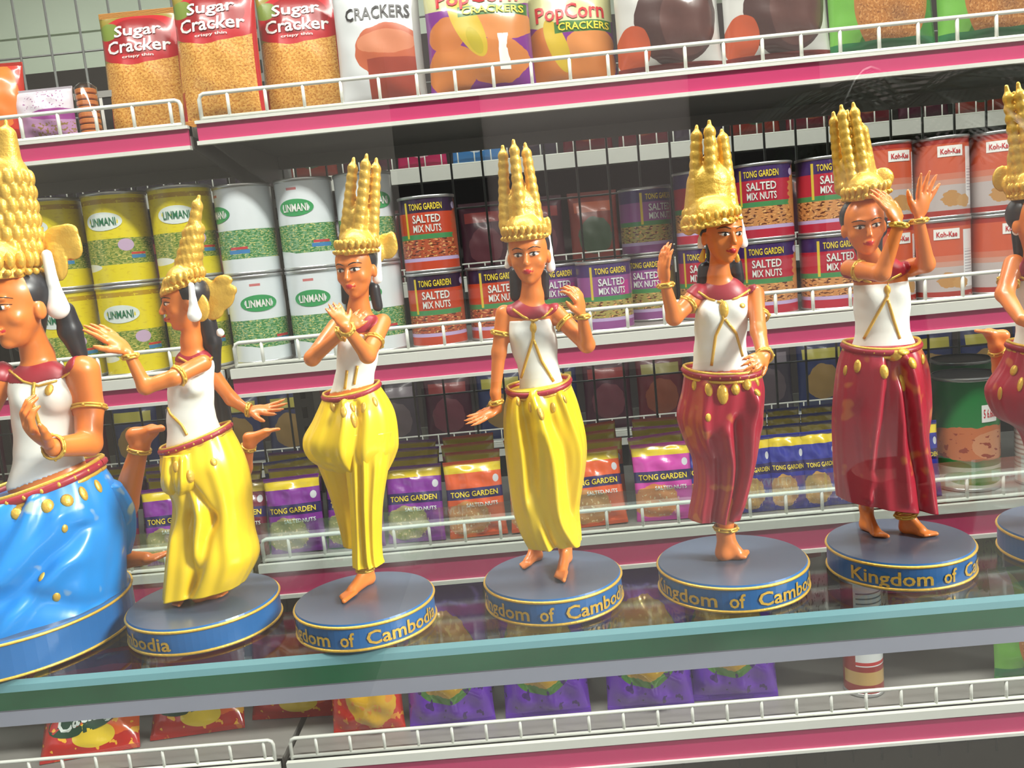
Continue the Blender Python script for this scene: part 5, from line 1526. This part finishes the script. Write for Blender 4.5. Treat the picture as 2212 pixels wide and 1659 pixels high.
# ---------------------------------------------------------------- bottom shelf: crisp bags
chr_ = print_mat('red_crisp_film', (186, 36, 28), [('blob', (226, 96, 36), .7, .35, .5, .22, 6, 1.0), ('speck', (236, 176, 50), 0, 1, .0, .5, 9, .60), ('ell', (226, 196, 50), .55, .16, .22, .10), ('rect', (120, 20, 22), 0, 1, .8, 1)], .22, coat=.7)
pur = print_mat('purple_crisp_film', (112, 48, 190), [('ell', (80, 140, 56), .46, .50, .42, .31), ('blob', (206, 164, 58), .46, .54, .39, .29, 9, .5), ('speckell', (232, 200, 90), .46, .54, .34, .26, 16, .58), ('speck', (64, 24, 112), 0, 1, 0, .3, 8, .6)], .2, metal=.25, coat=.8)
ylw = print_mat('orange_crisp_film', (206, 46, 30), [('blob', (226, 176, 46), .60, .36, .34, .30, 7, .7), ('speck', (236, 150, 50), 0, 1, 0, 1, 10, .60)], .22, coat=.7)
dkg = ink('dark_green', (20, 66, 44))
bag_rc = make_bag('crisp_bag', .132, .165, .06, chr_, 'crisp bag', [('Catings', .16, .84, .46, .62, pale_i, .18)], [('logo_oval', oval(.5, .54, .42, .15, .2), dkg)], seed=41, wr=2.2)
bag_rf = make_bag('crisp_bag', .132, .150, .05, chr_, 'crisp bag', [('Catings', .18, .82, .27, .43, pale_i, .2)], [('logo_oval', oval(.5, .35, .43, .16, .2), dkg)], seed=47, wr=2.4)
bag_pc = make_bag('crisp_bag', .118, .200, .06, pur, 'crisp bag', seed=42, wr=3.6)
bag_oc = make_bag('crisp_bag', .100, .160, .055, ylw, 'crisp bag', [('Catings', .1, .9, .70, .82, pale_i, .2)], [('logo_oval', oval(.5, .76, .46, .13, .2), dkg)], seed=43, wr=2.2)
G = 'crisp bags on the lowest shelf'
BY = SHY + .055
bag_at(bag_rf, 'bottom', 205, BY + .0, -.75, .2, 'red crisp bag with green oval, slumped lowest beside the bay gap', G)
bag_at(bag_rf, 'bottom', 440, BY + .035, -.7, .12, 'red crisp bag with green oval, leaning under the profile dancer', G)
bag_at(bag_rc, 'bottom', 150, BY + .205, -.25, .1, 'red crisp bag standing behind, under the blue dancer\'s base', G)
bag_at(bag_rc, 'bottom', 440, BY + .205, -.25, 0, 'red crisp bag standing behind, under the profile dancer\'s base', G)
bag_at(bag_rf, 'bottom', 655, BY + .06, -.3, -.05, 'red crisp bag standing in shade behind the bay gap', G)
bag_at(bag_oc, 'bottom', 806, BY, -.12, 0, 'orange and red crisp bag beside the purple bags', G)
for q, (px, dy, wd) in enumerate(((985, .0, 'next to the orange bag'), (1190, .005, 'second from the orange bag'), (1410, .0, 'third from the orange bag'), (1590, .01, 'furthest from the orange bag'))):
    bag_at(bag_pc, 'bottom', px, BY + dy, -.10, .05 - .04 * q, 'purple crisp bag with yellow crisps, ' + wd, G)
    bag_at(bag_pc, 'bottom', px + 10, BY + dy + .10, -.08, .0, 'purple crisp bag in the row behind, ' + wd, G)
tube_m = print_mat('sauce_tube_label', (150, 40, 34), [('rect', (226, 230, 230), .42, .72, .25, 1), ('lines', (120, 124, 128), .44, .70, .42, .95, 22, .3), ('rect', (196, 160, 96), .3, .75, .08, .2), ('rect', (196, 40, 40), .42, .72, .26, .29)], .3, coat=.4)
can_b = make_can('snack_tube', .026, .165, tube_m, 'tube', lid_mat=pmat('white_plastic', (226, 228, 226), .4))
p = on_shelf('bottom', 1868, BY + .01); inst(can_b, (p.x, p.y, p.z + .0004), (0, 0, -.2), 'red snack tube with a white printed label on the lowest shelf', 'snack tubes on the lowest shelf')
whk = print_mat('white_pack_film', (216, 214, 208), [('lines', (190, 50, 50), .15, .85, .62, .78, 14, .5), ('speck', (120, 110, 100), .1, .9, .1, .5, 20, .58), ('rect', (190, 40, 44), 0, 1, .0, .06)], .3, coat=.4)
grk = print_mat('green_leaf_film', (214, 216, 208), [('blob', (84, 126, 56), .55, .6, .36, .26, 10, .8), ('speck', (60, 96, 44), .2, .9, .4, .85, 22, .58)], .3, coat=.4)
bag_wk = make_bag('snack_packet', .075, .215, .04, whk, 'snack packet', seed=51)
bag_gk = make_bag('snack_packet', .085, .205, .04, grk, 'snack packet', seed=52)
bag_at(bag_wk, 'bottom', 1752, BY + .16, -.06, 0, 'white snack packet with red lettering behind the red snack tube', G)
bag_at(bag_wk, 'bottom', 1880, BY + .17, -.06, .1, 'white snack packet with red lettering under the hands-up dancer', G)
bag_at(bag_gk, 'bottom', 2120, BY + .15, -.06, 0, 'white snack packet with green leaves at the end of the row', G)
bag_at(bag_gre, 'bottom', 2252, BY, -.1, 0, 'green oat biscuit bag standing alone at the end of the lowest shelf', G)
bag_at(bag_rc, 'bottom', 2010, BY + .18, -.7, 0, 'red crisp bag lying flat behind the snack tube', G)

# ---------------------------------------------------------------- rear aisle: goods seen through the grid
dkm = [print_mat('rear_pack_%d' % i, c, [('blob', c2, .5, .4, .35, .25, 6, .6), ('rect', c3, .1, .9, .72, .86)], .35, coat=.3) for i, (c, c2, c3) in enumerate((((96, 30, 40), (130, 70, 50), (160, 150, 90)), ((70, 26, 44), (110, 60, 70), (150, 60, 60)), ((60, 52, 66), (96, 84, 90), (140, 130, 140)), ((120, 44, 34), (60, 80, 60), (180, 90, 60)), ((38, 48, 92), (150, 120, 70), (190, 180, 80)), ((190, 50, 96), (220, 180, 190), (230, 220, 220)), ((70, 130, 190), (210, 220, 230), (230, 230, 230))))]
rear = [make_bag('rear_snack_bag', .135, .20, .05, m_, 'snack bag', seed=60 + i) for i, m_ in enumerate(dkm)]
nmz = ['dark red', 'maroon', 'slate grey', 'brown and green', 'navy blue', 'bright pink', 'light blue']
for lv in range(3):
    z = RZ - (0, .30, .76)[lv]
    for k in range(26):
        x = -1.6 + k * .150
        c = rnd.choice([0, 1, 0, 1, 2, 3]) if lv < 2 else rnd.choice([4, 4, 1, 2, 0])
        if lv == 0 and -0.30 < x < -0.10: c = 5 if x < -.2 else 6
        if lv == 0 and -1.4 < x < -.62: c = 2
        inst(rear[c], (x, RY + .06, z + .0008), (-.06, 0, rnd.uniform(-.05, .05)),
             '%s snack bag on the rear aisle shelf, %s' % (nmz[c], ('uppermost level', 'middle level', 'low level')[lv]), '%s bags on the rear %s level' % (nmz[c], ('upper', 'middle', 'low')[lv]))
